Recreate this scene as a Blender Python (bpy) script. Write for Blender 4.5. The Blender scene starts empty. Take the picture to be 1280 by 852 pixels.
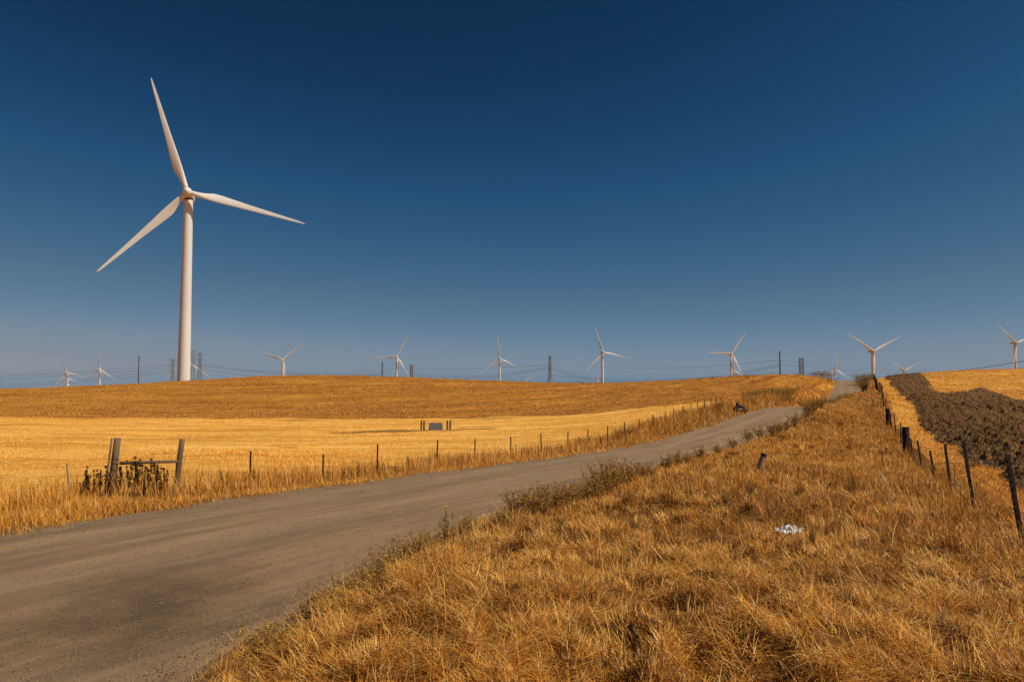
import bpy, math, random
import numpy as np
from mathutils import Vector, Matrix
R = math.radians
rnd = random.Random(7)
rng = np.random.default_rng(11)
scene = bpy.context.scene
col = scene.collection

# ------------------------------------------------------------------ camera
F = 900.0
TH = math.atan(52.0/F)
cam_d = bpy.data.cameras.new('camera'); cam = bpy.data.objects.new('camera', cam_d); col.objects.link(cam)
cam_d.sensor_width = 36.0; cam_d.lens = 36.0*F/1280.0
cam_d.clip_start = 0.1; cam_d.clip_end = 30000
cam.location = (0, 0, 0); cam.rotation_euler = (math.pi/2+TH, 0, 0)
scene.camera = cam

# ------------------------------------------------------------------ sky, sun, exposure
SUN_AZ, SUN_EL = 106.0, 47.0
w = bpy.data.worlds.new('World'); scene.world = w; w.use_nodes = True
nt = w.node_tree; nt.nodes.clear()
sky = nt.nodes.new('ShaderNodeTexSky'); sky.sky_type = 'NISHITA'; sky.sun_disc = False
sky.sun_elevation = R(SUN_EL); sky.sun_rotation = R(SUN_AZ)
sky.air_density = 1.0; sky.dust_density = 0.6; sky.ozone_density = 3.0; sky.altitude = 300
EXPO = 0.25
# polarised, clear-air grade of the sky: its brightness drives a curve from deep blue to pale haze
sep = nt.nodes.new('ShaderNodeSeparateColor'); div = nt.nodes.new('ShaderNodeMath'); div.operation = 'MULTIPLY'; div.inputs[1].default_value = 1/8.0
rp = nt.nodes.new('ShaderNodeValToRGB'); rp.color_ramp.interpolation = 'EASE' if False else 'LINEAR'
STOPS = [(0.0, (.0005, .010, .040)), (1.0, (.0035, .029, .078)), (1.15, (.0058, .036, .096)), (1.35, (.0095, .051, .132)), (1.7, (.018, .078, .180)),
         (2.55, (.050, .132, .240)), (4.3, (.138, .226, .322)), (4.9, (.180, .252, .335)), (5.8, (.225, .265, .320)), (8.0, (.40, .40, .42))]
while len(rp.color_ramp.elements) < len(STOPS): rp.color_ramp.elements.new(0.5)
for e, (p, c) in zip(rp.color_ramp.elements, STOPS): e.position = p/8.0; e.color = (*c, 1)
sc_ = nt.nodes.new('ShaderNodeVectorMath'); sc_.operation = 'SCALE'; sc_.inputs['Scale'].default_value = 10.0/2**EXPO
bg = nt.nodes.new('ShaderNodeBackground'); bg.inputs[1].default_value = 0.10
wo = nt.nodes.new('ShaderNodeOutputWorld')
nt.links.new(sky.outputs[0], sep.inputs[0]); nt.links.new(sep.outputs[0], div.inputs[0]); nt.links.new(div.outputs[0], rp.inputs[0])
nt.links.new(rp.outputs[0], sc_.inputs[0]); nt.links.new(sc_.outputs[0], bg.inputs[0]); nt.links.new(bg.outputs[0], wo.inputs[0])

sd = bpy.data.lights.new('sun', 'SUN'); so = bpy.data.objects.new('sun', sd); col.objects.link(so)
sd.energy = 4.1; sd.angle = R(0.53); sd.color = (1.0, 0.89, 0.75)
S = Vector((math.sin(R(SUN_AZ))*math.cos(R(SUN_EL)), math.cos(R(SUN_AZ))*math.cos(R(SUN_EL)), math.sin(R(SUN_EL))))
so.rotation_euler = S.to_track_quat('Z', 'Y').to_euler(); so.location = (60, -40, 80)
vs = scene.view_settings
vs.view_transform = 'Standard'; vs.look = 'None'; vs.gamma = 1; vs.use_curve_mapping = False; vs.exposure = EXPO

# ------------------------------------------------------------------ helpers
def ray(px, py, Y):
    """world point at forward distance Y seen at photo pixel (px, py)"""
    a = (px-640)/F; b = (426-py)/F
    c, s = math.cos(TH), math.sin(TH)
    dy = c-b*s; dz = s+b*c
    return (a/dy*Y, Y, dz/dy*Y)

def sstep(a, b, x):
    t = np.clip((x-a)/(b-a), 0, 1); return t*t*(3-2*t)

def _h(ix, iy, seed):
    n = (ix.astype(np.int64)*374761393 + iy.astype(np.int64)*668265263 + seed*1442695041) & 0x7fffffff
    n = ((n ^ (n >> 13))*1274126177) & 0x7fffffff
    n = n ^ (n >> 16)
    return (n & 0xffff)/65535.0

def vn(x, y, seed=0):
    x = np.asarray(x, float); y = np.asarray(y, float)
    ix = np.floor(x); iy = np.floor(y); fx = x-ix; fy = y-iy
    fx = fx*fx*(3-2*fx); fy = fy*fy*(3-2*fy)
    ix = ix.astype(np.int64); iy = iy.astype(np.int64)
    a = _h(ix, iy, seed); b = _h(ix+1, iy, seed); c = _h(ix, iy+1, seed); d = _h(ix+1, iy+1, seed)
    return (a*(1-fx)+b*fx)*(1-fy)+(c*(1-fx)+d*fx)*fy

def fbm(x, y, seed=0, oct=4):
    s = 0; a = 0.5; t = 0
    for k in range(oct):
        s = s+a*vn(x*2**k+17.3*k, y*2**k+5.1*k, seed+k); t += a; a *= 0.5
    return s/t

def mesh_np(name, V, quads=None, tris=None, smooth=False):
    """numpy arrays to one mesh"""
    me = bpy.data.meshes.new(name)
    V = np.asarray(V, np.float32)
    me.vertices.add(len(V)); me.vertices.foreach_set('co', V.ravel())
    loops = []; starts = []; tot = 0
    if quads is not None and len(quads):
        q = np.asarray(quads, np.int32); loops.append(q.ravel()); starts.append(np.arange(len(q))*4+tot); tot += q.size
    if tris is not None and len(tris):
        t = np.asarray(tris, np.int32); loops.append(t.ravel()); starts.append(np.arange(len(t))*3+tot); tot += t.size
    L = np.concatenate(loops); St = np.concatenate(starts).astype(np.int32)
    me.loops.add(len(L)); me.loops.foreach_set('vertex_index', L)
    me.polygons.add(len(St)); me.polygons.foreach_set('loop_start', St)
    me.polygons.foreach_set('use_smooth', np.full(len(St), smooth))
    me.update(calc_edges=True)
    return me

def vcol(me, name, C):
    a = me.color_attributes.new(name, 'FLOAT_COLOR', 'POINT')
    C = np.asarray(C, np.float32)
    if C.shape[1] == 3: C = np.concatenate([C, np.ones((len(C), 1), np.float32)], 1)
    a.data.foreach_set('color', C.ravel())

def vfloat(me, name, A):
    a = me.attributes.new(name, 'FLOAT', 'POINT'); a.data.foreach_set('value', np.asarray(A, np.float32))

def link(name, me, mat=None, parent=None, loc=None):
    o = bpy.data.objects.new(name, me); col.objects.link(o)
    if mat is not None: me.materials.append(mat)
    if parent is not None: o.parent = parent
    if loc is not None: o.location = loc
    return o

def tag(o, label=None, cat=None, group=None, kind=None):
    if label: o['label'] = label
    if cat: o['category'] = cat
    if group: o['group'] = group
    if kind: o['kind'] = kind
    return o

def empty(name, loc, rz=0, **k):
    o = bpy.data.objects.new(name, None); col.objects.link(o); o.location = loc; o.rotation_euler = (0, 0, rz)
    o.empty_display_size = 0.2
    return tag(o, **k)

class MB:
    """collects shapes for one mesh"""
    def __init__(s): s.v = []; s.f = []
    def add(s, vs, fs):
        n = len(s.v); s.v += [tuple(p) for p in vs]; s.f += [tuple(i+n for i in f) for f in fs]
    def box(s, c, d, rot=None, taper=1.0, jit=0.0):
        vs = []
        for z in (-1, 1):
            k = taper if z > 0 else 1
            for x, y in ((-1, -1), (1, -1), (1, 1), (-1, 1)):
                p = Vector((x*d[0]/2*k, y*d[1]/2*k, z*d[2]/2))
                if jit: p += Vector((rnd.uniform(-jit, jit), rnd.uniform(-jit, jit), rnd.uniform(-jit, jit)))
                if rot is not None: p = rot @ p
                vs.append(Vector(c)+p)
        s.add(vs, [(3, 2, 1, 0), (4, 5, 6, 7), (0, 1, 5, 4), (1, 2, 6, 5), (2, 3, 7, 6), (3, 0, 4, 7)])
    def tube(s, pts, rad, n=6, caps=True, jit=0.0):
        pts = [Vector(p) for p in pts]; m = len(pts)
        if not isinstance(rad, (list, tuple)): rad = [rad]*m
        vs = []; t0 = (pts[1]-pts[0]).normalized()
        a = t0.orthogonal().normalized()
        for i, p in enumerate(pts):
            t = (pts[min(i+1, m-1)]-pts[max(i-1, 0)]).normalized()
            a = (a-t*a.dot(t)).normalized(); b = t.cross(a)
            for k in range(n):
                an = 2*math.pi*k/n; r = rad[i]*(1+rnd.uniform(-jit, jit))
                vs.append(p+(a*math.cos(an)+b*math.sin(an))*r)
        fs = []
        for i in range(m-1):
            for k in range(n):
                fs.append((i*n+k, i*n+(k+1) % n, (i+1)*n+(k+1) % n, (i+1)*n+k))
        if caps:
            fs.append(tuple(reversed(range(n)))); fs.append(tuple((m-1)*n+k for k in range(n)))
        s.add(vs, fs)
    def build(s, name, mat, parent=None, smooth=False, loc=None):
        me = bpy.data.meshes.new(name); me.from_pydata([tuple(p) for p in s.v], [], s.f); me.update()
        if smooth: me.polygons.foreach_set('use_smooth', [True]*len(me.polygons))
        return link(name, me, mat, parent, loc)

# ------------------------------------------------------------------ materials
def nodemat(name, rough=0.8, spec=0.2):
    m = bpy.data.materials.new(name); m.use_nodes = True; t = m.node_tree
    b = t.nodes['Principled BSDF']; b.inputs['Roughness'].default_value = rough
    b.inputs['Specular IOR Level'].default_value = spec
    return m, t, b

def N(t, typ, **k):
    n = t.nodes.new(typ)
    for a, v in k.items(): setattr(n, a, v)
    return n

def noise(t, vec, scale, detail=4, rough=0.6, dist=0.0):
    n = N(t, 'ShaderNodeTexNoise'); n.inputs['Scale'].default_value = scale; n.inputs['Detail'].default_value = detail
    n.inputs['Roughness'].default_value = rough; n.inputs['Distortion'].default_value = dist
    if vec is not None: t.links.new(vec, n.inputs['Vector'])
    return n.outputs['Fac']

def mapr(t, v, a, b, c=0.0, d=1.0):
    n = N(t, 'ShaderNodeMapRange'); n.inputs[1].default_value = a; n.inputs[2].default_value = b
    n.inputs[3].default_value = c; n.inputs[4].default_value = d; t.links.new(v, n.inputs[0]); return n.outputs[0]

def ramp(t, v, stops):
    n = N(t, 'ShaderNodeValToRGB'); cr = n.color_ramp
    while len(cr.elements) < len(stops): cr.elements.new(0.5)
    for e, (p, c) in zip(cr.elements, stops): e.position = p; e.color = (*c, 1)
    t.links.new(v, n.inputs[0]); return n.outputs[0]

def mix(t, f, a, b, mode='MIX'):
    n = N(t, 'ShaderNodeMix', data_type='RGBA', blend_type=mode)
    if isinstance(f, (int, float)): n.inputs[0].default_value = f
    else: t.links.new(f, n.inputs[0])
    for i, x in ((6, a), (7, b)):
        if isinstance(x, tuple): n.inputs[i].default_value = (*x, 1)
        else: t.links.new(x, n.inputs[i])
    return n.outputs[2]

def math_(t, op, a, b=None):
    n = N(t, 'ShaderNodeMath', operation=op)
    for i, x in ((0, a), (1, b)):
        if x is None: continue
        if isinstance(x, (int, float)): n.inputs[i].default_value = x
        else: t.links.new(x, n.inputs[i])
    return n.outputs[0]

def attr(t, name, out='Fac'):
    n = N(t, 'ShaderNodeAttribute', attribute_name=name); return n.outputs[out]

def bump(t, b, h, dist, strength=1.0):
    n = N(t, 'ShaderNodeBump'); n.inputs['Distance'].default_value = dist; n.inputs['Strength'].default_value = strength
    t.links.new(h, n.inputs['Height']); t.links.new(n.outputs[0], b.inputs['Normal'])

def objvec(t, scale=(1, 1, 1), rot=0.0):
    g = N(t, 'ShaderNodeTexCoord'); m = N(t, 'ShaderNodeMapping'); m.inputs['Scale'].default_value = scale
    m.inputs['Rotation'].default_value = (0, 0, rot)
    t.links.new(g.outputs['Object'], m.inputs[0]); return m.outputs[0]

def simple(name, c1, c2, scale=4, rough=0.75, spec=0.3, stretch=(1, 1, 1), bumpd=0.0, metal=0.0):
    m, t, b = nodemat(name, rough, spec)
    v = objvec(t, stretch)
    n = noise(t, v, scale, 5, 0.65)
    t.links.new(mix(t, mapr(t, n, 0.3, 0.7), c1, c2), b.inputs['Base Color'])
    b.inputs['Metallic'].default_value = metal
    if bumpd: bump(t, b, n, bumpd)
    return m

M = {}
M['white'] = simple('turbine_white', (0.66, 0.635, 0.59), (0.60, 0.575, 0.53), 0.35, 0.45, 0.4, (1, 1, .15))
M['nacelle'] = simple('nacelle_white', (0.58, 0.50, 0.43), (0.48, 0.40, 0.33), 0.8, 0.5, 0.4)
M['wood'] = simple('weathered_wood', (0.20, 0.13, 0.075), (0.09, 0.055, 0.032), 16, 0.9, 0.15, (1, 1, .08), 0.012)
M['palewood'] = simple('pale_wood', (0.42, 0.30, 0.19), (0.25, 0.17, 0.10), 16, 0.9, 0.15, (1, 1, .1), 0.006)
M['char'] = simple('charred_wood', (0.022, 0.016, 0.014), (0.009, 0.007, 0.006), 20, 0.85, 0.2, (1, 1, .15), 0.01)
M['rustpost'] = simple('dark_steel_post', (0.032, 0.020, 0.014), (0.016, 0.010, 0.008), 12, 0.6, 0.35)
M['brownpost'] = simple('rusty_steel_post', (0.10, 0.045, 0.022), (0.045, 0.022, 0.014), 12, 0.7, 0.3)
M['wire'] = simple('rusty_wire', (0.13, 0.085, 0.05), (0.07, 0.045, 0.03), 8, 0.6, 0.4)
M['lattice'] = simple('galvanised_lattice', (0.22, 0.22, 0.23), (0.14, 0.14, 0.15), 0.8, 0.6, 0.4)
M['pole'] = simple('dark_pole', (0.08, 0.06, 0.05), (0.05, 0.04, 0.035), 0.8, 0.8, 0.2)
M['cable'] = simple('aluminium_cable', (0.10, 0.10, 0.11), (0.07, 0.07, 0.08), 0.1, 0.5, 0.4)
M['concrete'] = simple('grey_concrete', (0.20, 0.20, 0.19), (0.12, 0.12, 0.115), 5, 0.85, 0.2, (1, 1, 1), 0.01)
M['black'] = simple('black_plastic', (0.018, 0.014, 0.013), (0.035, 0.024, 0.02), 9, 0.45, 0.5)
M['stalkdark'] = simple('dead_dark_stalk', (0.030, 0.013, 0.010), (0.055, 0.026, 0.015), 20, 0.9, 0.1)
M['stem'] = simple('dry_stem', (0.34, 0.20, 0.075), (0.20, 0.105, 0.04), 9, 0.85, 0.15)
M['bag'] = simple('white_plastic_bag', (0.80, 0.77, 0.71), (0.58, 0.54, 0.49), 6, 0.35, 0.5)

# foliage / grass material reading the per-blade colour
def blade_mat(name, trans=0.25, rough=0.55, spec=0.25):
    m, t, b = nodemat(name, rough, spec)
    c = attr(t, 'tint', 'Color')
    t.links.new(c, b.inputs['Base Color'])
    tr = N(t, 'ShaderNodeBsdfTranslucent'); t.links.new(c, tr.inputs[0])
    mx = N(t, 'ShaderNodeMixShader'); mx.inputs[0].default_value = trans
    o = t.nodes['Material Output']
    t.links.new(b.outputs[0], mx.inputs[1]); t.links.new(tr.outputs[0], mx.inputs[2]); t.links.new(mx.outputs[0], o.inputs[0])
    return m
M['grass'] = blade_mat('dry_grass_blade', 0.22)
M['leaf'] = blade_mat('weed_leaf', 0.2, 0.6, 0.2)

# ------------------------------------------------------------------ road plan
_ly = np.array([-60, -10, 0, 13.1, 26.7, 40.7, 55, 63, 75, 100, 165, 240, 320, 420.])
_lx = np.array([-53.2, -23.2, -17.2, -9.4, -1.2, 7.2, 15.8, 20.6, 27.6, 41.5, 73.4, 108.4, 143, 185.])
_ry = np.array([-60, -10, 0, 4, 6.7, 11.4, 13.5, 18.3, 24.9, 33, 40, 50, 63, 75, 100, 165, 240, 320, 420.])
_rx = np.array([-42, -9, -4.6, -3.3, -2.9, -2.0, -1.2, 1.0, 4.5, 8.5, 12.5, 18.4, 26.3, 33.6, 48.0, 79.9, 114.6, 149.5, 191.5])
_zy = np.array([-60, -10, 7, 13, 20, 27, 41, 55, 63, 75, 85, 100, 130, 165, 240, 300, 420.])
_zz = np.array([-2.9, -2.75, -2.75, -2.75, -2.9, -3.15, -3.6, -3.2, -2.62, -2.5, -2.95, -4.4, -4.7, -2.2, .8, -2.0, -11.])
def roadz(y): return sum(np.interp(y+d, _zy, _zz) for d in (-4, -2, 0, 2, 4))/5
def roadL(y): return sum(np.interp(y+d, _ly, _lx) for d in (-5, -2.5, 0, 2.5, 5))/5
def roadR(y): return sum(np.interp(y+d, _ry, _rx) for d in (-2, -1, 0, 1, 2))/5
def road_dl(x, y): return (x-roadL(y))*0.86
def road_dr(x, y): return (roadR(y)-x)*0.86
def road_d(x, y): return np.minimum(road_dl(x, y), road_dr(x, y))

# ------------------------------------------------------------------ terrain
# fences in plan
def fenceL(y): return -23.0+0.6*y
_fry = np.array([-10, 0, 9.4, 13.6, 17.4, 21.3, 26.4, 31, 36, 54, 95, 160, 240.])
_frx = np.array([-2.5, 2.2, 6.63, 8.66, 10.53, 12.45, 14.95, 17.2, 19.6, 28.1, 48.0, 80.2, 119.])
def fenceR(y): return np.interp(y, _fry, _frx)

C_PIX = [  # photo x, photo y, forward distance
 (640,852,4.0),(1000,852,4.0),(1400,852,4.1),(300,852,4.6),(1275,690,9.4),(1500,700,9.4),(640,700,8.3),(981,672,9.5),(820,690,9),
 (900,620,14),(1210,637,13.6),(1183,618,17.4),(1165,609,21.3),(1148,594,26.4),(1138,585,31),(1130,572,36),(1107,531,54),
 (1093,488,95),(1090,473,160),(951,590,22),(760,640,14),(640,655,12.5),
 (870,583,30),(940,551,37),(980,535,46),(1003,518,51),(1025,504,58),(1045,500,66),(1067,491,75),(1079,482,105),
 (-200,660,13),(0,640,17),(138,618,21),(316,609,24),(405,607,26.5),(473,592,29),(546,586,32),(709,566,44),(798,547,52),(862,523,65),(899,507,85),
 (0,600,30),(300,572,40),(545,536,80),(0,560,50),(250,550,62),(0,522,110),(300,522,110),(600,523,106),(700,519,106),(790,511,102),(870,500,100),
 (-260,522,110),(-260,560,50),(-260,600,30),(-260,500,170),(-260,489,230),
 (0,500,170),(0,486.5,235),(120,482,240),(226,478,250),(226,500,165),(330,471,250),(400,470,250),(480,470.5,245),(400,496,170),(600,475,235),(700,479,220),(700,500,150),
 (830,477.5,200),(850,490,145),(900,474,190),(950,471.5,190),(950,489,130),(1000,470.5,190),(1035,470,190),(1020,484,135),(985,497,100),
 (1055,490,165),(1055,474.5,240),(1040,480,190),(1075,474,220),
 (1170,540,48),(1200,575,33),(1280,622,19.5),(1280,560,35),(1280,500,90),(1280,467.5,200),(1220,468,195),(1150,468.5,180),(1165,490,100),(1120,470,160),(1230,488,105),
 (1540,500,90),(1540,467,200),(1540,560,35),(1540,625,19)]
CP = [ray(*c) for c in C_PIX]
for az in (-48, -36, -24, -12, 0, 12, 24, 36, 48):
    a = R(az)
    for r, z in ((2.6, -1.7), (330, -4.0 if az < 20 else -2.5), (430, -11), (640, -20), (1000, -36), (1600, -56), (3200, -68), (7500, -130)):
        CP.append((r*math.sin(a), r*math.cos(a), z))
CP = np.array(CP)
def feat(x, y):
    az = np.degrees(np.arctan2(x, y)); r = np.hypot(x, y)
    return np.clip(az, -50, 50)/14.0, np.log(np.maximum(r, 2.6))*2.2
def _tps(d2): return 0.5*d2*np.log(d2+1e-9)
fa, fl = feat(CP[:, 0], CP[:, 1]); nCP = len(CP)
_K = _tps((fa[:, None]-fa[None])**2+(fl[:, None]-fl[None])**2)+np.eye(nCP)*0.004
_P = np.stack([np.ones(nCP), fa, fl], 1)
_A = np.block([[_K, _P], [_P.T, np.zeros((3, 3))]])
_w = np.linalg.solve(_A, np.concatenate([CP[:, 2], np.zeros(3)]))
def base_z(x, y):
    x = np.asarray(x, float).ravel(); y = np.asarray(y, float).ravel(); out = np.empty(len(x))
    for i in range(0, len(x), 60000):
        a, l = feat(x[i:i+60000], y[i:i+60000])
        k = _tps((a[:, None]-fa[None])**2+(l[:, None]-fl[None])**2)
        out[i:i+60000] = k@_w[:nCP]+_w[nCP]+_w[nCP+1]*a+_w[nCP+2]*l
    az = np.abs(np.degrees(np.arctan2(x, y))); r = np.hypot(x, y)
    ws = sstep(50, 100, az)
    flat = np.interp(r, [0, 4, 60, 200, 420, 1000, 1600, 3200, 7500], [-1.7, -1.8, -3.4, -3.0, -10, -36, -56, -68, -130])
    out = out*(1-ws)+flat*ws
    n0 = 1-sstep(2.2, 4.0, r)
    return out*(1-n0)-1.7*n0
def ground_z(x, y):
    x = np.asarray(x, float).ravel(); y = np.asarray(y, float).ravel()
    z = base_z(x, y); r = np.hypot(x, y)
    z = z+(fbm(x*.9, y*.9, 3, 4)-.5)*.16*sstep(1, 4, r)+(fbm(x*.12, y*.12, 9, 3)-.5)*.5*sstep(8, 40, r)
    hum = np.abs(fbm(x*1.7, y*1.7, 41, 3)-.5)*2
    z = z+(.10-hum*.34)*sstep(2, 4, r)*(1-sstep(30, 45, r))*(road_dr(x, y) < 1)*(x-np.interp(y, _fry, _frx) < 2)*np.clip(((x-3.60)**2+(y-9.5)**2)/.8, 0, 1)
    dl = road_dl(x, y); dr = road_dr(x, y); rz = roadz(y)
    wl = sstep(-3.0, -.15, dl); wr = sstep(-1.7, -.1, dr); ww = wl*wr*(1-sstep(350, 415, y))*sstep(-58, -30, y)
    z = z*(1-ww)+(rz+0.02)*ww
    inside = sstep(0.05, 0.5, np.minimum(dl, dr))
    return z-inside*0.13
def gz(x, y): return float(ground_z([x], [y])[0])

# polar ground sheet
az = np.concatenate([np.arange(-180, -52, 2.0), np.arange(-52, 52, 0.12), np.arange(52, 180, 2.0)])
rr = np.concatenate([[0.25], 0.8*np.exp(np.arange(0, 470)*math.log(9000/0.8)/469)])
A, RR = np.meshgrid(np.radians(az), rr)
X = (RR*np.sin(A)).ravel(); Y = (RR*np.cos(A)).ravel(); Z = ground_z(X, Y)
na, nr = len(az), len(rr)
V = np.stack([X, Y, Z], 1); V = np.concatenate([V, [[0, 0, -1.7]]])
I, J = np.meshgrid(np.arange(nr-1), np.arange(na), indexing='ij'); J2 = (J+1) % na
quads = np.stack([I*na+J, (I+1)*na+J, (I+1)*na+J2, I*na+J2], -1).reshape(-1, 4)
j = np.arange(na); tris = np.stack([np.full(na, nr*na), j, (j+1) % na], 1)
me = mesh_np('ground', V, quads, tris, True)
X, Y = V[:, 0], V[:, 1]
dL, dRt = road_dl(X, Y), road_dr(X, Y)
bound = np.interp(X, [-400, -120, 0, 7.5, 16, 22.5, 32, 40], [150, 112, 109, 107, 101, 96, 96, 92])
bound = bound+(vn(X*.15, Y*.02, 5)-.5)*5
left = dL < 0
stub = np.where(left, sstep(-1, 1, Y-bound), 0)
field = np.where(left, (1-sstep(-1, 1, Y-bound))*sstep(0.5, 6.5, fenceL(Y)-X+(fbm(X*.3, Y*.3, 8, 3)-.5)*9), 0)
dF = X-fenceR(Y)
wob = (vn(X*.5, Y*.5, 4)-.5)*1.2
def plough_mask(x, y):
    d = x-fenceR(y); wb = (fbm(x*.7, y*.7, 4, 3)-.5)*1.6
    far = np.interp(x/np.maximum(y, 1), [.5, .58, .605, .65, .68, .711, .8, 1.2], [97, 97, 98, 108, 99, 84, 62, 40])
    wide = 1-sstep(-1.5, 1.5, y-far+wb*2)
    strip = (1-sstep(7.2, 8.2, d+wb-.03*(y-90)))
    return sstep(2.2, 3.2, d+wb)*np.maximum(wide, strip)*sstep(4, 8, y)
plou = plough_mask(X, Y)
rfield = np.where(dRt < 0, sstep(.1, 1.0, dF+wob), 0)*(1-plou)
grav = sstep(-0.75, 0.1, np.minimum(dL, dRt)+(fbm(X*1.3, Y*1.3, 21, 3)-.5)*1.1)
spots = [(-12.5, 77, 5.5, 3.0), (-17, 76.5, 3.5, 2.2), (-6.5, 77, 2.2, 1.2), (-4, 79, 3.5, 1.0), (-24.6, 45, .8, 1.0), (-22.3, 47, 1.0, .8), (-21.0, 44, 1.2, .7), (-17.5, 49, 1.6, 1.2), (-16, 52, 1.2, 1.0), (-28, 104, 9, 1.6), (-3, 105, 8, 1.5), (4, 98, 3, 1.2), (14, 104, 5, 1.4)]
def spot_mask(x, y): return np.clip(sum(np.exp(-(((x-a)/c_)**2+((y-b_)/d_)**2)*(1.2+2*fbm(x*.8, y*.5, 77, 3))) for a, b_, c_, d_ in spots), 0, 1)
vfloat(me, 'spots', spot_mask(X, Y)); vfloat(me, 'stub', stub); vfloat(me, 'field', field); vfloat(me, 'plough', plou); vfloat(me, 'rfield', rfield); vfloat(me, 'gravel', grav)

m, t, b = nodemat('dry_ground', 0.95, 0.05)
v = objvec(t)
n1 = noise(t, v, 0.35, 6, 0.65); n2 = noise(t, v, 6.0, 6, 0.7); n3 = noise(t, v, 45.0, 3, 0.7)
bank = mix(t, mapr(t, n2, .3, .7), (0.17, 0.070, 0.017), (0.32, 0.14, 0.032))
bank = mix(t, mapr(t, n1, .52, .72), bank, (0.085, 0.040, 0.015))
bank = mix(t, mapr(t, n3, .5, .8, 0, .6), bank, (0.10, 0.05, 0.02))
vf = objvec(t, (0.35, 1.6, 1)); f1 = noise(t, vf, 0.16, 7, 0.70, .3); f2 = noise(t, objvec(t, (1.0, .22, 1)), 2.2, 6, 0.75)
fld = mix(t, mapr(t, f1, .38, .62), (0.62, 0.265, 0.034), (0.92, 0.535, 0.125))
fld = mix(t, mapr(t, f2, .46, .70, 0, .6), fld, (0.50, 0.20, 0.026))
fld = mix(t, mapr(t, noise(t, vf, 0.13, 6, 0.65, 1.2), .56, .68, 0, .65), fld, (0.36, 0.155, 0.03))
# stubble with mower rows
gx = N(t, 'ShaderNodeTexCoord'); sx = N(t, 'ShaderNodeSeparateXYZ'); t.links.new(gx.outputs['Object'], sx.inputs[0])
q = math_(t, 'MAXIMUM', math_(t, 'ADD', sx.outputs[0], 10.0), 0.0)
curv = math_(t, 'MULTIPLY', math_(t, 'POWER', q, 1.55), -0.085)
rowc = math_(t, 'ADD', sx.outputs[1], curv)
wav = math_(t, 'ADD', rowc, math_(t, 'MULTIPLY', noise(t, v, 0.02, 3), 10.0))
cr_ = N(t, 'ShaderNodeCombineXYZ'); t.links.new(math_(t, 'MULTIPLY', sx.outputs[0], .035), cr_.inputs[0]); t.links.new(math_(t, 'MULTIPLY', wav, .22), cr_.inputs[1])
row = mapr(t, noise(t, cr_.outputs[0], 1.0, 5, .75), .43, .57); row2 = mapr(t, noise(t, cr_.outputs[0], .35, 4, .7), .42, .60)
s1 = noise(t, objvec(t, (1.0, .16, 1)), 0.9, 6, 0.8)
stb = mix(t, mapr(t, s1, .40, .60), (0.32, 0.118, 0.017), (0.62, 0.275, 0.043))
stb = mix(t, math_(t, 'MULTIPLY', row, .8), stb, (0.21, 0.072, 0.012))
stb = mix(t, math_(t, 'MULTIPLY', row2, .5), stb, (0.56, 0.25, 0.040))
stb = mix(t, mapr(t, noise(t, objvec(t, (1, .3, 1)), .35, 6, .75), .54, .68, 0, .6), stb, (0.20, 0.075, 0.018))
plc = mix(t, mapr(t, n2, .35, .65), (0.050, 0.028, 0.013), (0.10, 0.055, 0.022))
rf1 = noise(t, objvec(t, (1, .4, 1)), .9, 6, .7)
rfl = mix(t, mapr(t, rf1, .35, .65), (0.46, 0.195, 0.028), (0.74, 0.37, 0.075))
rfl = mix(t, mapr(t, noise(t, v, .25, 5, .7), .5, .7, 0, .4), rfl, (0.35, 0.16, 0.04))
grc = mix(t, mapr(t, n3, .35, .65), (0.17, 0.118, 0.070), (0.36, 0.25, 0.15))
fld = mix(t, mapr(t, attr(t, 'spots'), .15, .8, 0, .85), fld, (0.17, 0.075, 0.018)); cc = mix(t, attr(t, 'field'), bank, fld); cc = mix(t, attr(t, 'stub'), cc, stb); cc = mix(t, attr(t, 'rfield'), cc, rfl)
cc = mix(t, attr(t, 'plough'), cc, plc); cc = mix(t, attr(t, 'gravel'), cc, grc)
t.links.new(cc, b.inputs['Base Color'])
bh = math_(t, 'ADD', math_(t, 'MULTIPLY', n3, .25), math_(t, 'ADD', n2, math_(t, 'MULTIPLY', row, math_(t, 'MULTIPLY', attr(t, 'stub'), 1.2))))
bump(t, b, bh, 0.09)
ground = link('ground', me, m); tag(ground, 'rolling dry grass hills and stubble fields under the wind turbines', kind='structure')
ground['category'] = 'ground'

# ploughed soil: a fine sheet of clods a little above the ground sheet
pa = np.radians(np.arange(24, 50, 0.075)); pr = 13*np.exp(np.arange(0, 620)*math.log(215/13)/619)
A, RR = np.meshgrid(pa, pr); X = (RR*np.sin(A)).ravel(); Y = (RR*np.cos(A)).ravel()
pm = plough_mask(X, Y)
cl = fbm(X*4.2, Y*4.2, 31, 4); cl2 = vn(X*7, Y*7, 33); fur = np.sin((X-fenceR(Y))*2*math.pi/1.1)
Z = ground_z(X, Y)+np.where(pm > .02, -0.10+pm*(0.14+np.maximum(cl-.42, 0)*.75*(.35+1.1*fbm(X*.5, Y*.5, 35, 3))+cl2*.09+fur*.045), -0.5)
V = np.stack([X, Y, Z], 1)
na2, nr2 = len(pa), len(pr)
I, J = np.meshgrid(np.arange(nr2-1), np.arange(na2-1), indexing='ij')
q = np.stack([I*na2+J, (I+1)*na2+J, (I+1)*na2+J+1, I*na2+J+1], -1).reshape(-1, 4)
keep = (pm > .02)[q].any(1); q = q[keep]
used = np.unique(q); remap = np.zeros(len(V), int); remap[used] = np.arange(len(used)); q = remap[q]; V = V[used]
me = mesh_np('ploughed_field', V, q, None, False)
vfloat(me, 'clod', cl.ravel()[used])
m, t, b = nodemat('ploughed_soil', 0.95, 0.08)
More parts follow.
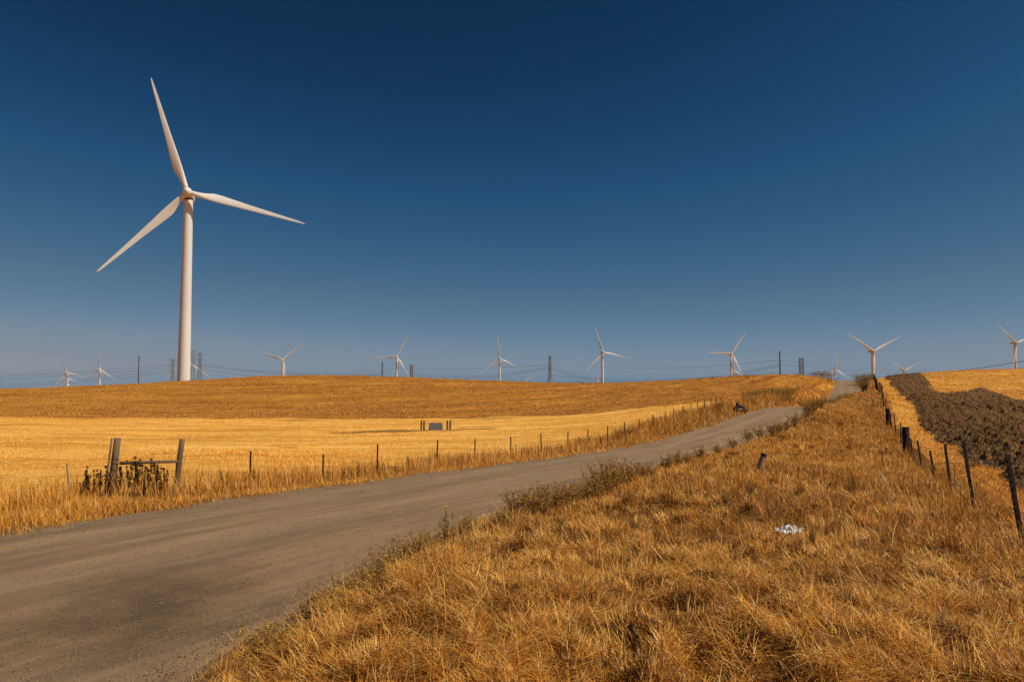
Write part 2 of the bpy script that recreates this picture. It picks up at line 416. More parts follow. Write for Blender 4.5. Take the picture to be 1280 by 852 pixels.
v = objvec(t); p1 = noise(t, v, 1.2, 6, .7); p2 = noise(t, v, 9, 5, .7)
c = mix(t, mapr(t, p2, .35, .65), (0.050, 0.025, 0.011), (0.165, 0.082, 0.030))
c = mix(t, mapr(t, p1, .50, .66, 0, .75), c, (0.15, 0.088, 0.027))
straw = math_(t, 'MULTIPLY', mapr(t, noise(t, v, 5.0, 5, .8), .53, .63), mapr(t, noise(t, v, .16, 3, .6), .42, .58))
c = mix(t, straw, c, (0.36, 0.18, 0.05))
t.links.new(c, b.inputs['Base Color']); bump(t, b, p2, .08)
tag(link('ploughed_field', me, m), 'dark ploughed strip of brown clods right of the fence', kind='structure')['category'] = 'field'

# ------------------------------------------------------------------ gravel road
yy = np.concatenate([np.arange(-58, 2, .5), 2*np.exp(np.arange(0, 1500)*math.log(210)/1499)])
uu = np.linspace(0, 1, 61)
Yg, U = np.meshgrid(yy, uu, indexing='ij')
Lx = roadL(Yg)-.25; Rx = roadR(Yg)+.25
Xg = Lx+(Rx-Lx)*U
X = Xg.ravel(); Y = Yg.ravel(); Uf = U.ravel()
d = road_d(X, Y); lat = (X-roadL(Y))*.86
rzv = roadz(Y)
rut = -0.022*np.exp(-((lat-1.6)/.45)**2)-.022*np.exp(-((lat-3.9)/.5)**2)
Z = rzv+0.012+0.05*(1-((Uf-.5)*2)**2)+rut+(fbm(X*.7, Y*.7, 55, 4)-.5)*.05
edge = sstep(0.35, -.25, d+(fbm(X*1.1, Y*1.1, 66, 3)-.5)*.9)
Z = Z+(vn(lat*6, Y*.5, 12)-.5)*.012+(vn(X*9, Y*9, 13)-.5)*.012-np.clip(edge, 0, 1)*.12
nu = len(uu)
I, J = np.meshgrid(np.arange(len(yy)-1), np.arange(nu-1), indexing='ij')
q = np.stack([I*nu+J, I*nu+J+1, (I+1)*nu+J+1, (I+1)*nu+J], -1).reshape(-1, 4)
me = mesh_np('gravel_road', np.stack([X, Y, Z], 1), q, None, True)
vfloat(me, 'lat', lat); vfloat(me, 'along', Y*1.166)
m, t, b = nodemat('gravel', 0.9, 0.12)
cx = N(t, 'ShaderNodeCombineXYZ'); t.links.new(attr(t, 'lat'), cx.inputs[0]); t.links.new(math_(t, 'MULTIPLY', attr(t, 'along'), .07), cx.inputs[1])
r1 = noise(t, cx.outputs[0], 1.5, 6, .6); r1b = noise(t, cx.outputs[0], 6.0, 4, .6)
v = objvec(t); g1 = noise(t, v, 0.6, 5, .6); g2 = noise(t, v, 26, 5, .75)
vo = N(t, 'ShaderNodeTexVoronoi'); vo.inputs['Scale'].default_value = 38; t.links.new(v, vo.inputs['Vector'])
vo2 = N(t, 'ShaderNodeTexVoronoi'); vo2.inputs['Scale'].default_value = 13; t.links.new(v, vo2.inputs['Vector'])
c = mix(t, mapr(t, r1, .38, .62), (0.185, 0.121, 0.070), (0.290, 0.180, 0.092))
c = mix(t, mapr(t, r1b, .50, .68, 0, .5), c, (0.34, 0.228, 0.132))
c = mix(t, mapr(t, g1, .55, .70, 0, .30), c, (0.135, 0.095, 0.062))
c = mix(t, mapr(t, g2, .40, .75, 0, .45), c, (0.30, 0.21, 0.13))
c = mix(t, mapr(t, noise(t, v, 55, 3, .8), .42, .30, 0, .55), c, (0.085, 0.058, 0.036))
c = mix(t, mapr(t, vo.outputs['Distance'], .0, .25, .55, 0), c, (0.34, 0.29, 0.22))
# darker damp-looking stain that lies on the road near the lower left
for lc, lw in ((1.55, .45), (3.85, .55)):
    tk = mapr(t, math_(t, 'ABSOLUTE', math_(t, 'ADD', attr(t, 'lat'), math_(t, 'ADD', -lc-.15, math_(t, 'MULTIPLY', r1, .3)))), lw*.4, lw*1.3, .42, 0)
    c = mix(t, math_(t, 'MULTIPLY', tk, mapr(t, g1, .3, .6)), c, (0.335, 0.235, 0.145))
sp = N(t, 'ShaderNodeVectorMath', operation='DISTANCE'); mp = N(t, 'ShaderNodeMapping')
mp.inputs['Location'].default_value = (4.4*.62, -9.0*.42, 0); mp.inputs['Scale'].default_value = (.62, .42, 0)
gc = N(t, 'ShaderNodeTexCoord'); t.links.new(gc.outputs['Object'], mp.inputs[0]); t.links.new(mp.outputs[0], sp.inputs[0])
st = math_(t, 'ADD', sp.outputs['Value'], math_(t, 'MULTIPLY', noise(t, v, .8, 6, .7), 2.4))
c = mix(t, mapr(t, st, 1.25, 2.25, .72, 0), c, (0.070, 0.043, 0.026))
rs = mapr(t, vo2.outputs['Distance'], .0, .16, 1, 0)
c = mix(t, math_(t, 'MULTIPLY', rs, mapr(t, noise(t, v, 3, 2), .60, .66, 0, .8)), c, (0.075, 0.055, 0.04))
t.links.new(c, b.inputs['Base Color'])
hh = math_(t, 'ADD', math_(t, 'MULTIPLY', vo.outputs['Distance'], -.5), math_(t, 'ADD', g2, noise(t, v, 75, 3, .8)))
bump(t, b, hh, 0.011)
tag(link('gravel_road', me, m), 'wide grey brown gravel road running up over the hill', kind='structure')['category'] = 'road'

# loose stones
def stones(name, n, fn, smin, smax, mat):
    x, y = fn(n); n = len(x); z = ground_z(x, y)
    ins = road_d(x, y); z = np.where(ins > .2, roadz(y)+.055, z+.01)
    base = np.array([(1, 0, 0), (-1, 0, 0), (0, 1, 0), (0, -1, 0), (0, 0, 1), (0, 0, -1)], float)
    T = np.array([(0, 2, 4), (2, 1, 4), (1, 3, 4), (3, 0, 4), (2, 0, 5), (1, 2, 5), (3, 1, 5), (0, 3, 5)])
    s = smin+(smax-smin)*rng.random(n)**3
    V = base[None]*(.7+.6*rng.random((n, 6, 1)))*s[:, None, None]*np.array([1, 1, .65])
    a = rng.random(n)*6.28; ca, sa = np.cos(a)[:, None], np.sin(a)[:, None]
    Vx = V[:, :, 0]*ca-V[:, :, 1]*sa; Vy = V[:, :, 0]*sa+V[:, :, 1]*ca
    V = np.stack([Vx+x[:, None], Vy+y[:, None], V[:, :, 2]+z[:, None]], -1).reshape(-1, 3)
    F_ = (T[None]+(np.arange(n)*6)[:, None, None]).reshape(-1, 3)
    me = mesh_np(name, V, None, F_); 
    k = rng.random(n); c = np.stack([.11+.13*k, .075+.09*k, .047+.06*k], 1); c *= 1.35; c[rng.random(n) < .22] *= .4
    vcol(me, 'tint', np.repeat(c, 6, 0))
    return link(name, me, mat)
m, t, b = nodemat('stone', 0.85, 0.2); t.links.new(attr(t, 'tint', 'Color'), b.inputs['Base Color']); M['stone'] = m
def pts_road(n):
    y = 3.5*np.exp(rng.random(n)*math.log(45/3.5)); u = rng.random(n)
    side = rng.random(n)
    u = np.where(side < .22, 1-np.abs(rng.normal(0, .035, n)), np.where(side < .3, np.abs(rng.normal(0, .02, n)), u))
    x = roadL(y)+(roadR(y)-roadL(y))*u; k = (np.abs(x)/y < .95) & (road_d(x, y) > -.7); return x[k], y[k]
tag(stones('loose_gravel', 110000, pts_road, .002, .012, M['stone']), 'loose gravel stones scattered on the road', 'gravel', kind='stuff')

# thin haze that softens the farthest turbines and pylons
_hb = MB(); _hb.box((0, 1500, -25), (9000, 8400, 290)); hm = bpy.data.materials.new('haze'); hm.use_nodes = True; hm.node_tree.nodes.clear()
_o = hm.node_tree.nodes.new('ShaderNodeOutputMaterial'); _v = hm.node_tree.nodes.new('ShaderNodeVolumePrincipled')
_v.inputs['Density'].default_value = .000014; _v.inputs['Color'].default_value = (.82, .82, .84, 1); hm.node_tree.links.new(_v.outputs[0], _o.inputs['Volume'])
tag(_hb.build('haze', hm), 'thin pale haze in the air over the far hills', kind='stuff')

# ------------------------------------------------------------------ turbines
def lathe(mb, prof, n=32):
    vs = [(r*math.cos(2*math.pi*k/n), r*math.sin(2*math.pi*k/n), z) for r, z in prof for k in range(n)]
    fs = [(i*n+k, i*n+(k+1) % n, (i+1)*n+(k+1) % n, (i+1)*n+k) for i in range(len(prof)-1) for k in range(n)]
    mb.add(vs, fs)
def blade_mesh():
    mb = MB(); n = 20; rows = 34; L = 45.0; vs = []
    for i in range(rows):
        s = i/(rows-1); r = 1.1+(L-1.1)*s
        ch = np.interp(s, [0, .05, .12, .19, .26, .5, .8, .95, 1], [1.95, 1.95, 2.6, 3.55, 3.4, 2.25, 1.25, .75, .15])
        th = np.interp(s, [0, .05, .12, .19, .5, 1], [1.95, 1.9, 1.35, .95, .40, .03])
        rd = np.interp(s, [0, .05, .19], [1, .95, 0])
        tw = R(np.interp(s, [0, .1, .3, .6, 1], [24, 20, 11, 4, 0]))
        for k in range(n):
            a = 2*math.pi*k/n; cx_ = math.cos(a); sy_ = math.sin(a)
            # airfoil: leading edge towards +x, trailing edge towards -x, centred on quarter chord
            ax_ = (cx_*.5-.2)*ch; ay_ = sy_*th*.5*(0.35+.65*((1+cx_)/2)**.6)
            px_ = ax_*(1-rd)+cx_*ch*.5*rd; py_ = ay_*(1-rd)+sy_*th*.5*rd
            x_ = px_*math.cos(tw)-py_*math.sin(tw); y_ = px_*math.sin(tw)+py_*math.cos(tw)
            vs.append((-x_, y_+1.2*s*s, r))
    fs = [(i*n+k, i*n+(k+1) % n, (i+1)*n+(k+1) % n, (i+1)*n+k) for i in range(rows-1) for k in range(n)]
    fs.append(tuple((rows-1)*n+k for k in range(n))); fs.append(tuple(reversed(range(n))))
    fs = [tuple(reversed(f)) for f in fs]; me = bpy.data.meshes.new('blade'); me.from_pydata(vs, [], fs); me.update()
    me.polygons.foreach_set('use_smooth', [True]*len(me.polygons)); me.materials.append(M['white']); return me
def tower_mesh():
    mb = MB(); prof = []
    for i in range(41):
        s = i/40; z = -80+78.3*s; r = 2.42-.72*s
        prof.append((r, z))
    lathe(mb, prof, 40)
    mb.tube([(0, 0, -80), (0, 0, -79.7)], 2.6, 32)
    me = bpy.data.meshes.new('tower'); me.from_pydata(mb.v, [], mb.f); me.update()
    me.polygons.foreach_set('use_smooth', [True]*len(me.polygons)); me.materials.append(M['white']); return me
def nacelle_mesh():
    # local +y is the wind side; hub sits at y = 4.2
    me = bpy.data.meshes.new('nacelle'); secs = [(2.9, 1.1, 1.2, 0), (2.5, 1.55, 1.6, 0), (1.0, 1.75, 1.8, 0), (-5.5, 1.75, 1.8, .05), (-8.0, 1.55, 1.45, .2), (-8.6, 1.1, 1.0, .3)]
    vs = []; n = 20
    for y, hx, hz, dz in secs:
        for k in range(n):
            a = 2*math.pi*k/n; c_, s_ = math.cos(a), math.sin(a); p = .5
            vs.append((math.copysign(abs(c_)**p, c_)*hx, y, math.copysign(abs(s_)**p, s_)*hz+dz))
    fs = [(i*n+k, i*n+(k+1) % n, (i+1)*n+(k+1) % n, (i+1)*n+k) for i in range(len(secs)-1) for k in range(n)]
    fs += [tuple(reversed(range(n))), tuple((len(secs)-1)*n+k for k in range(n))]
    me.from_pydata(vs, [], fs); me.update(); me.materials.append(M['nacelle']); return me
def hub_mesh():
    mb = MB(); prof = [(.9, -1.3), (1.45, -1.1), (1.75, -.4), (1.8, .3), (1.6, 1.1), (1.1, 1.9), (.5, 2.35), (0.02, 2.5)]
    lathe(mb, prof, 24)
    me = bpy.data.meshes.new('hub'); me.from_pydata([(x, z, y) for x, y, z in mb.v], [], [tuple(reversed(f)) for f in mb.f]); me.update()
    me.polygons.foreach_set('use_smooth', [True]*len(me.polygons)); me.materials.append(M['white']); return me
BL, TW, NC, HB = blade_mesh(), tower_mesh(), nacelle_mesh(), hub_mesh()
ym = bpy.data.meshes.new('yaw_bearing'); _mb = MB(); _mb.tube([(0, 0, -2.2), (0, 0, -1.5)], 1.75, 28)
ym.from_pydata(_mb.v, [], _mb.f); ym.materials.append(M['rustpost'])
WIND = R(174)
def turbine(hpx, hpy, Y, phase, label, yaw=WIND):
    hx, hy, hz = ray(hpx, hpy, Y)
    front = Vector((math.sin(yaw), math.cos(yaw), 0))
    c = Vector((hx, hy, hz))-front*4.2
    base = c.z-80
    rz = math.pi/2-yaw-math.pi/2   # local +y turned to the wind direction
    o = empty('wind_turbine', (c.x, c.y, base), -yaw, label=label, cat='wind turbine', group='white wind turbines along the ridge')
    def part(name, me, loc, rot=(0, 0, 0)):
        p = bpy.data.objects.new(name, me); col.objects.link(p); p.parent = o; p.location = loc; p.rotation_euler = rot; return p
    part('tower', TW, (0, 0, 80)); part('yaw_bearing', ym, (0, 0, 80)); part('nacelle', NC, (0, 0, 80))
    part('hub', HB, (0, 4.2, 80))
    for k in range(3):
        a = R(phase+120*k)
        # seen from the front side of the rotor right of the viewer is local -x
        p = part('blade', BL, (0, 4.2, 80)); p.rotation_euler = (0, -a, 0)
    return o
TURB = [
 (234.0,240.0,275,102.5,'huge white wind turbine towering in the left foreground sky'),
 (83.5,466.0,1760,103,'small wind turbine leftmost on the horizon, in front of a fainter one'),
 (85.6,473.5,2400,108,'faint wind turbine close behind the leftmost small turbine'),
 (124.0,462.0,1560,2,'small wind turbine left of the dark pole, one blade pointing straight up'),
 (235.5,453.5,1200,4,'small wind turbine partly hidden behind the huge turbine tower'),
 (353.0,449.0,1269,50,'wind turbine with two blades spread in a V on the middle of the left hill'),
 (495.8,445.5,1327,28,'wind turbine with one blade pointing level left, between two dark poles'),
 (624.8,448.4,1402,115,'wind turbine with one blade up just left of the dark lattice pylon'),
 (658.0,474.0,3094,71,'tiny distant turbine with only its blades above the hill left of the lattice pylon'),
 (753.7,440.0,1200,103,'tall wind turbine in the middle of the picture above the dip of the hill'),
 (746.0,473.5,3129,29,'tiny distant turbine low beside the tower of the tall middle turbine'),
 (914.8,442.0,1250,34,'wind turbine above the gravel road bend with one blade pointing up right'),
 (917.8,463.0,2100,2,'faint lower wind turbine just behind the turbine above the road bend'),
 (1044.8,461.5,1800,4,'small wind turbine standing over the far end of the road'),
 (1092.5,438.6,986,63,'wind turbine with two blades in a wide V at the top of the right fence'),
 (1131.0,463.0,1760,64,'small low turbine with blades in a V above the ploughed strip'),
 (1270.9,428.4,1175,72,'wind turbine cut off by the right edge of the picture'),
 (1260.0,465.5,3100,95,'tiny distant turbine low beside the rightmost tower'),
]
for i_, T_ in enumerate(TURB): turbine(*T_, yaw=R(162) if i_ == 0 else WIND)

# ------------------------------------------------------------------ pylons, poles and lines
def lattice(px, py_top, Y, H, w0, w1, label, arms=((.97, 3.2), (.84, 4.2), (.70, 3.4)), yaw=0.3, bar=.16):
    x, y, zt = ray(px, py_top, Y); zb = zt-H
    o = empty('lattice_pylon', (x, y, zb), yaw, label=label, cat='pylon', group='lattice pylons behind the hill')
    sg = [(-1, -1), (1, -1), (1, 1), (-1, 1)]
    def wd(s): return w0+(w1-w0)*min(1, s/.68) if s < .68 else w1
    for sx_, sy_ in sg:
        mb = MB(); mb.tube([(sx_*wd(s)/2, sy_*wd(s)/2, H*s) for s in (0, .35, .68, 1)], bar, 4); mb.build('leg', M['lattice'], o)
    mb = MB(); lv = [0, .14, .27, .38, .48, .57, .65, .73, .81, .89, 1]
    for a, b_ in zip(lv[:-1], lv[1:]):
        for k in range(4):
            p, q_ = sg[k], sg[(k+1) % 4]
            A_ = (p[0]*wd(a)/2, p[1]*wd(a)/2, H*a); B_ = (q_[0]*wd(b_)/2, q_[1]*wd(b_)/2, H*b_)
            C_ = (q_[0]*wd(a)/2, q_[1]*wd(a)/2, H*a); D_ = (p[0]*wd(b_)/2, p[1]*wd(b_)/2, H*b_)
            mb.tube([A_, B_], bar*.55, 4); mb.tube([C_, D_], bar*.55, 4); mb.tube([D_, B_], bar*.5, 4)
    mb.build('bracing', M['lattice'], o)
    for s, l in arms:
        mb = MB()
        for sd_ in (-1, 1):
            for yy_ in (-.5, .5):
                mb.tube([(sd_*w1/2, yy_*w1, H*s), (sd_*l, 0, H*s)], bar*.6, 4)
                mb.tube([(sd_*w1/2, yy_*w1, H*s+1.2), (sd_*l, 0, H*s)], bar*.5, 4)
            mb.tube([(sd_*l, 0, H*s), (sd_*l, 0, H*s-1.1)], .12, 5)
        mb.tube([(-l, 0, H*s), (l, 0, H*s)], bar*.5, 4)
        mb.build('crossarm', M['lattice'], o)
    return o
lattice(216.3, 448, 560, 34, 5.5, 1.5, 'lattice pylon just left of the huge turbine tower')
lattice(241.5, 437, 560, 40, 6.0, 1.7, 'lattice pylon right beside the huge turbine tower, nearer the tower', yaw=.5)
lattice(250.3, 441, 600, 38, 6.0, 1.7, 'lattice pylon second to the right of the huge turbine tower', yaw=.2)
lattice(514.6, 456, 900, 36, 4.5, 3.0, 'short boxy lattice pylon right of the turbine with the level blade', arms=((.98, 2.6), (.8, 2.6)), yaw=0, bar=.3)
lattice(687.5, 444, 640, 42, 7.0, 1.5, 'dark lattice pylon in the middle between two wind turbines', arms=((.93, 2.0), (.82, 2.6), (.72, 2.2)), yaw=.8, bar=.22)
lattice(1001.5, 447.5, 560, 32, 2.7, 2.6, 'twin column lattice pylon on the crest right of the tall pole', arms=((.98, 1.8), (.8, 1.8)), yaw=.0, bar=.22)
def pole(px, py_top, Y, H, r, label, arms=(.97, .9)):
    x, y, zt = ray(px, py_top, Y)
    o = empty('utility_pole', (x, y, zt-H), .2, label=label, cat='utility pole', group='dark utility poles behind the hill')
    mb = MB(); mb.tube([(0, 0, 0), (0, 0, H*.5), (0, 0, H)], [r, r*.85, r*.7], 10); mb.build('pole_shaft', M['pole'], o, True)
    for s in arms:
        mb = MB(); mb.box((0, r*.8, H*s), (1.6, .16, .2)); mb.build('crossarm', M['pole'], o)
        for sx_ in (-.7, 0, .7):
            mb = MB(); mb.tube([(sx_, r*.8, H*s+.1), (sx_, r*.8, H*s+.4)], [.07, .05], 6); mb.build('insulator', M['lattice'], o)
    return o
pole(173.8, 444.5, 420, 26, .34, 'dark utility pole on the left hill between small turbine and huge turbine')
pole(478.0, 452, 430, 22, .36, 'short dark pole left of the turbine with the level blade', arms=(.96, .88, .8, .72))
pole(974.6, 438.5, 330, 24, .38, 'tall dark pole on the crest above the end of the gravel road', arms=(.95,))
def wires(specs):
    for i, (a, b_, sag, r, lab) in enumerate(specs):
        P, Q = Vector(ray(*a)), Vector(ray(*b_)); mb = MB(); pts = []
        for k in range(25):
            s = k/24; p = P.lerp(Q, s); p.z -= sag*4*s*(1-s); pts.append(p)
        mb.tube(pts, r, 4); o = mb.build('power_line', M['cable'])
        # origin stays at world zero: the line spans between supports
        tag(o, lab, 'power line', 'power lines strung between pylons and poles')
W = []
LW = 'thin dark power line at the far left of the picture'
for k, (y0, y1) in enumerate(((466, 455), (470, 458.5), (481, 462), (484, 465))):
    W.append(((-140, y0+6, 620), (216, y1, 560), 3.0, .10, LW+', %s of four' % ('topmost', 'second', 'third', 'lowest')[k]))
LM = 'power line sagging from the pylons by the huge turbine over the left hill'
for k, (y0, y1) in enumerate(((455, 467), (456.5, 468.5), (461, 476))):
    W.append(((253, y0, 590), (478, y1, 430), 3.0, .085, ('upper', 'middle', 'lowest')[k]+' '+LM))
LA = 'power line between the boxy pylon and the dark lattice pylon in the middle'
for k, (y0, y1) in enumerate(((465, 458), (467.5, 460), (459, 456))):
    W.append(((514, y0, 900), (687.5, y1, 640), 7.0 if y0 > 460 else 2, .12, ('middle', 'lowest', 'upper')[k]+' '+LA))
W.append(((330, 462.5, 900), (514, 459, 900), 4, .10, 'faint power line behind the turbine with the V of blades'))
W.append(((478, 466, 430), (690, 470, 640), 2, .07, 'low faint power line just above the hill in the middle'))
LC = 'power line sagging from the dark lattice pylon in the middle towards the tall pole'
for k, (y0, y1) in enumerate(((458, 455), (460, 457.5), (468, 465))):
    W.append(((687.5, y0, 640), (974.6, y1, 330), 11.0 if y0 < 465 else 4.0, .085, ('upper', 'middle', 'lowest')[k]+' '+LC))
LD = 'power line running right from the tall pole over the far end of the road'
for k, (y0, y1) in enumerate(((450, 457), (455, 459), (463, 463))):
    W.append(((974.6, y0, 330), (1300, y1, 520), 4.5, .06, ('upper', 'middle', 'lowest')[k]+' '+LD))
W.append(((720, 455, 700), (974.6, 450, 330), 4.0, .06, 'faint upper power line reaching the tall pole from the left'))
W.append(((1120, 471, 170), (1330, 443, 60), .35, .033, 'thick dark cable slanting up to the right edge over the light field'))
wires(W)

# ------------------------------------------------------------------ grass
def blades(P, h, wd, lean_az, lean, curl, tint, face=None):
    """numpy grass blades: 2 quads and a tip triangle each"""
    n = len(P); ts = [0, .38, .74, 1.0]; wk = [1, .9, .6]
    face = lean_az+np.pi/2+rng.normal(0, .5, n) if face is None else face
    sx_, sy_ = np.cos(face)*wd*.5, np.sin(face)*wd*.5
    pos = P.copy(); rows = []; dx, dy = np.cos(lean_az), np.sin(lean_az)
    for i, tt in enumerate(ts):
        if i:
            seg = h*(tt-ts[i-1]); ang = np.clip(lean+curl*(tt+ts[i-1])/2, -.2, 2.0)
            pos = pos+np.stack([dx*np.sin(ang)*seg, dy*np.sin(ang)*seg, np.cos(ang)*seg], 1)
        if i < 3:
            o = np.stack([sx_*wk[i], sy_*wk[i], np.zeros(n)], 1); rows += [pos-o, pos+o]
        else: rows.append(pos)
    V = np.stack(rows, 1).reshape(-1, 3); b0 = (np.arange(n)*7)[:, None]
    q = np.concatenate([b0+np.array([0, 1, 3, 2]), b0+np.array([2, 3, 5, 4])], 0); t_ = b0+np.array([4, 5, 6])
    return V, q, t_, np.repeat(tint, 7, 0)
def grass_obj(name, label, cat, parts, mat=None):
    Vs, Q, T_, C_ = [], [], [], []; off = 0
    for V, q, t_, c in parts:
        Vs.append(V); Q.append(q+off); T_.append(t_+off); C_.append(c); off += len(V)
    me = mesh_np(name, np.concatenate(Vs), np.concatenate(Q), np.concatenate(T_), True); vcol(me, 'tint', np.concatenate(C_))
    return tag(link(name, me, mat or M['grass']), label, cat, kind='stuff')
def sample(n, r0, r1, a0=-42, a1=42, p=0.0):
    u = rng.random(n)
    r = r0*np.exp(u**(1+p)*math.log(r1/r0)); a = np.radians(a0+(a1-a0)*rng.random(n)); return r*np.sin(a), r*np.cos(a), r
PAL = np.array([(.82, .46, .100), (.78, .37, .050), (.62, .26, .030), (.36, .133, .018), (.90, .60, .21), (.13, .050, .012), (.64, .33, .07)])
def pal(n, wts, jit=.18, P_=PAL):
    wts = np.array(wts, float); k = rng.choice(len(P_), n, p=wts/wts.sum()); return P_[k]*(1+rng.normal(0, jit, (n, 1)))*(1+rng.normal(0, .04, (n, 3)))

# (a) bank and verge on the right of the road
def right_bank(x, y):
    dr = -road_dr(x, y)+(fbm(x*1.2, y*1.2, 71, 3)-.5)*1.0
    return (dr > .12) & ((x-fenceR(y)) < .5+(fbm(x*1.1, y*1.1, 73, 3)-.5)*1.6)
parts = []
BAGX, BAGY = (981-640)/F*9.5, 9.5
def damp(x, y):
    """how far grass is pressed flat by the plastic bag"""
    a = (x-BAGX)**2/.22+(y-BAGY+.25)**2/.5; b = (x-6.6)**2/.15+(y-18.7)**2/1.2
    return np.clip(np.minimum(a, b), .12, 1)
n = 820000
x, y, r = sample(n, 2.3, 150, -60, 44, .10)
k = right_bank(x, y); x, y, r = x[k], y[k], r[k]
cl = fbm(x*2.6, y*2.6, 81, 4); mat_ = np.exp(-((x-2.0)/1.7)**2-((y-6.4)/1.5)**2); keep = rng.random(len(x)) < np.maximum(np.clip((cl-.42)*5.0, .07, 1)*(1-.3*mat_), .75*sstep(13, 24, r)); x, y, r, cl = x[keep], y[keep], r[keep], cl[keep]
n = len(x); big = fbm(x*.33, y*.33, 82, 3); med = fbm(x*.9+40, y*.9, 83, 3)
far_ = sstep(8.5, 15, r)
band = np.exp(-((y-15.5+.25*x-2)/2.2)**2)*sstep(-1, 2, x)   # belt of taller brown grass
bright = sstep(.50, .66, fbm(x*.22+7, y*.22, 87, 3))*sstep(14, 20, r)
tall = np.clip(.5*band-.5*bright+sstep(.50, .66, big)*.8*(.35+.65*far_)+.35*sstep(.55, .72, cl)+.25*far_, 0, 1.2)
h = (.045+.20*tall+.06*rng.random(n))*(.55+.9*rng.random(n)**1.5)*damp(x, y)
dfr = (x-fenceR(y)); h *= 1+1.3*np.exp(-((dfr+.5)/1.1)**2)*sstep(4, 8, r)
h *= 1-.5*np.exp(-((x-2.0)/1.7)**2-((y-6.4)/1.5)**2)
drr = -road_dr(x, y); h *= .55+.45*sstep(.1, .9, drr)
la = 2.0+5.0*(fbm(x*.7, y*.7, 84, 2)-.5)*2+(fbm(x*3.5, y*3.5, 85, 2)-.5)*8+rng.normal(0, 1.1, n)
lean = np.clip(np.abs(rng.normal(.9, .45, n))-.45*tall, .02, 1.5); curl = rng.normal(.6, .6, n)
wd = (.0013+.0009*rng.random(n)+.00055*r)
dark = np.clip(sstep(.50, .62, med)+.8*np.exp(-((x-2.2)/1.6)**2-((y-6.6)/1.7)**2)-.6*sstep(-3.5, -1, dfr)*sstep(3, 6, r), 0, 1)
tall_off = 0
c0 = pal(n, (2.2, 3.6, 4.4, 3.0, 1.3, 1.2, 2)); c1 = pal(n, (.5, 1.0, 2.5, 3.5, .2, 4, 1))
pk = (rng.random(n) < np.clip(dark*.78+.35*band-.4*bright, 0, .9))[:, None]; c = np.where(pk, c1, c0)
pale = sstep(.54, .66, fbm(x*1.1+3, y*1.1, 88, 3))*(1-dark)
c = np.where((rng.random(n) < .42*pale*(.4+.6*far_))[:, None], pal(n, (4, 1.5, .3, .1, 5, .1, 1.5), .15), c)
c = np.where((rng.random(n) < .6*bright)[:, None], pal(n, (4, 5, .5, .1, 2, .1, 2)), c)
z = ground_z(x, y)-.01
parts.append(blades(np.stack([x, y, z], 1), h, wd, la, lean, curl, c))
# flattened thatch in the near part
x, y, r = sample(620000, 2.3, 30, -55, 44)
k = right_bank(x, y); x, y, r = x[k], y[k], r[k]
cl = fbm(x*2.6, y*2.6, 81, 4); k = rng.random(len(x)) < np.clip((cl-.38)*4.2, .10, 1); x, y, r, cl = x[k], y[k], r[k], cl[k]; n = len(x)
la = 1.0+6.0*(fbm(x*.8, y*.8, 94, 2)-.5)*2+(fbm(x*4, y*4, 95, 2)-.5)*8+rng.normal(0, .8, n)
z = ground_z(x, y)+rng.random(n)*.13*np.clip((cl-.3)*2.5, .1, 1)*damp(x, y)
med = fbm(x*.9+40, y*.9, 83, 3)
c = np.where((rng.random(n) < sstep(.5, .60, med)*.72)[:, None], pal(n, (.5, 1, 2, 3, .3, 3.5, 1)), pal(n, (2.5, 3, 3, 2.5, 1.8, 1.6, 2.5)))
c = np.where((rng.random(n) < .40*sstep(.54, .66, fbm(x*1.1+3, y*1.1, 88, 3)))[:, None], pal(n, (4, 1.5, .3, .1, 5, .1, 1.5), .15), c)
parts.append(blades(np.stack([x, y, z], 1), .05+.20*rng.random(n)**1.5, .0012+.0008*rng.random(n)+.0004*r, la, np.clip(rng.normal(1.3, .25, n), .6, 1.65), rng.normal(.1, .5, n), c))
# clumps of taller dead grass
nc = 1900; cx_, cy_, cr = sample(nc, 3.2, 60, -40, 41); k = right_bank(cx_, cy_); cx_, cy_, cr = cx_[k], cy_[k], cr[k]
per = 110; nc = len(cx_); sz = .06+.20*rng.random(nc)**1.5; ang = rng.random((nc, per))*6.283; rad = np.sqrt(rng.random((nc, per)))*sz[:, None]
x = (cx_[:, None]+rad*np.cos(ang)).ravel(); y = (cy_[:, None]+rad*np.sin(ang)).ravel(); r = np.hypot(x, y); n = len(x)
drk = np.repeat(rng.random(nc), per); hh_ = np.repeat(.12+.24*rng.random(nc)*sstep(5, 14, cr), per)*(.5+.7*rng.random(n))*damp(x, y)
dom = np.repeat(rng.random(nc)*6.283, per)
c = np.where((drk < .5)[:, None], pal(n, (.1, .3, 1, 3, .1, 6, .5)), pal(n, (4, 4, 1.5, .6, 3.5, .2, 2)))
k = right_bank(x, y)
parts.append(blades(np.stack([x, y, ground_z(x, y)-.01], 1)[k], hh_[k], (.0019+.0010*rng.random(n)+.0005*r)[k],
    np.where(rng.random(n) < .5, ang.ravel(), dom)[k], np.clip(rng.normal(.45, .3, n), 0, 1.3)[k], rng.normal(.6, .4, n)[k], c[k]))
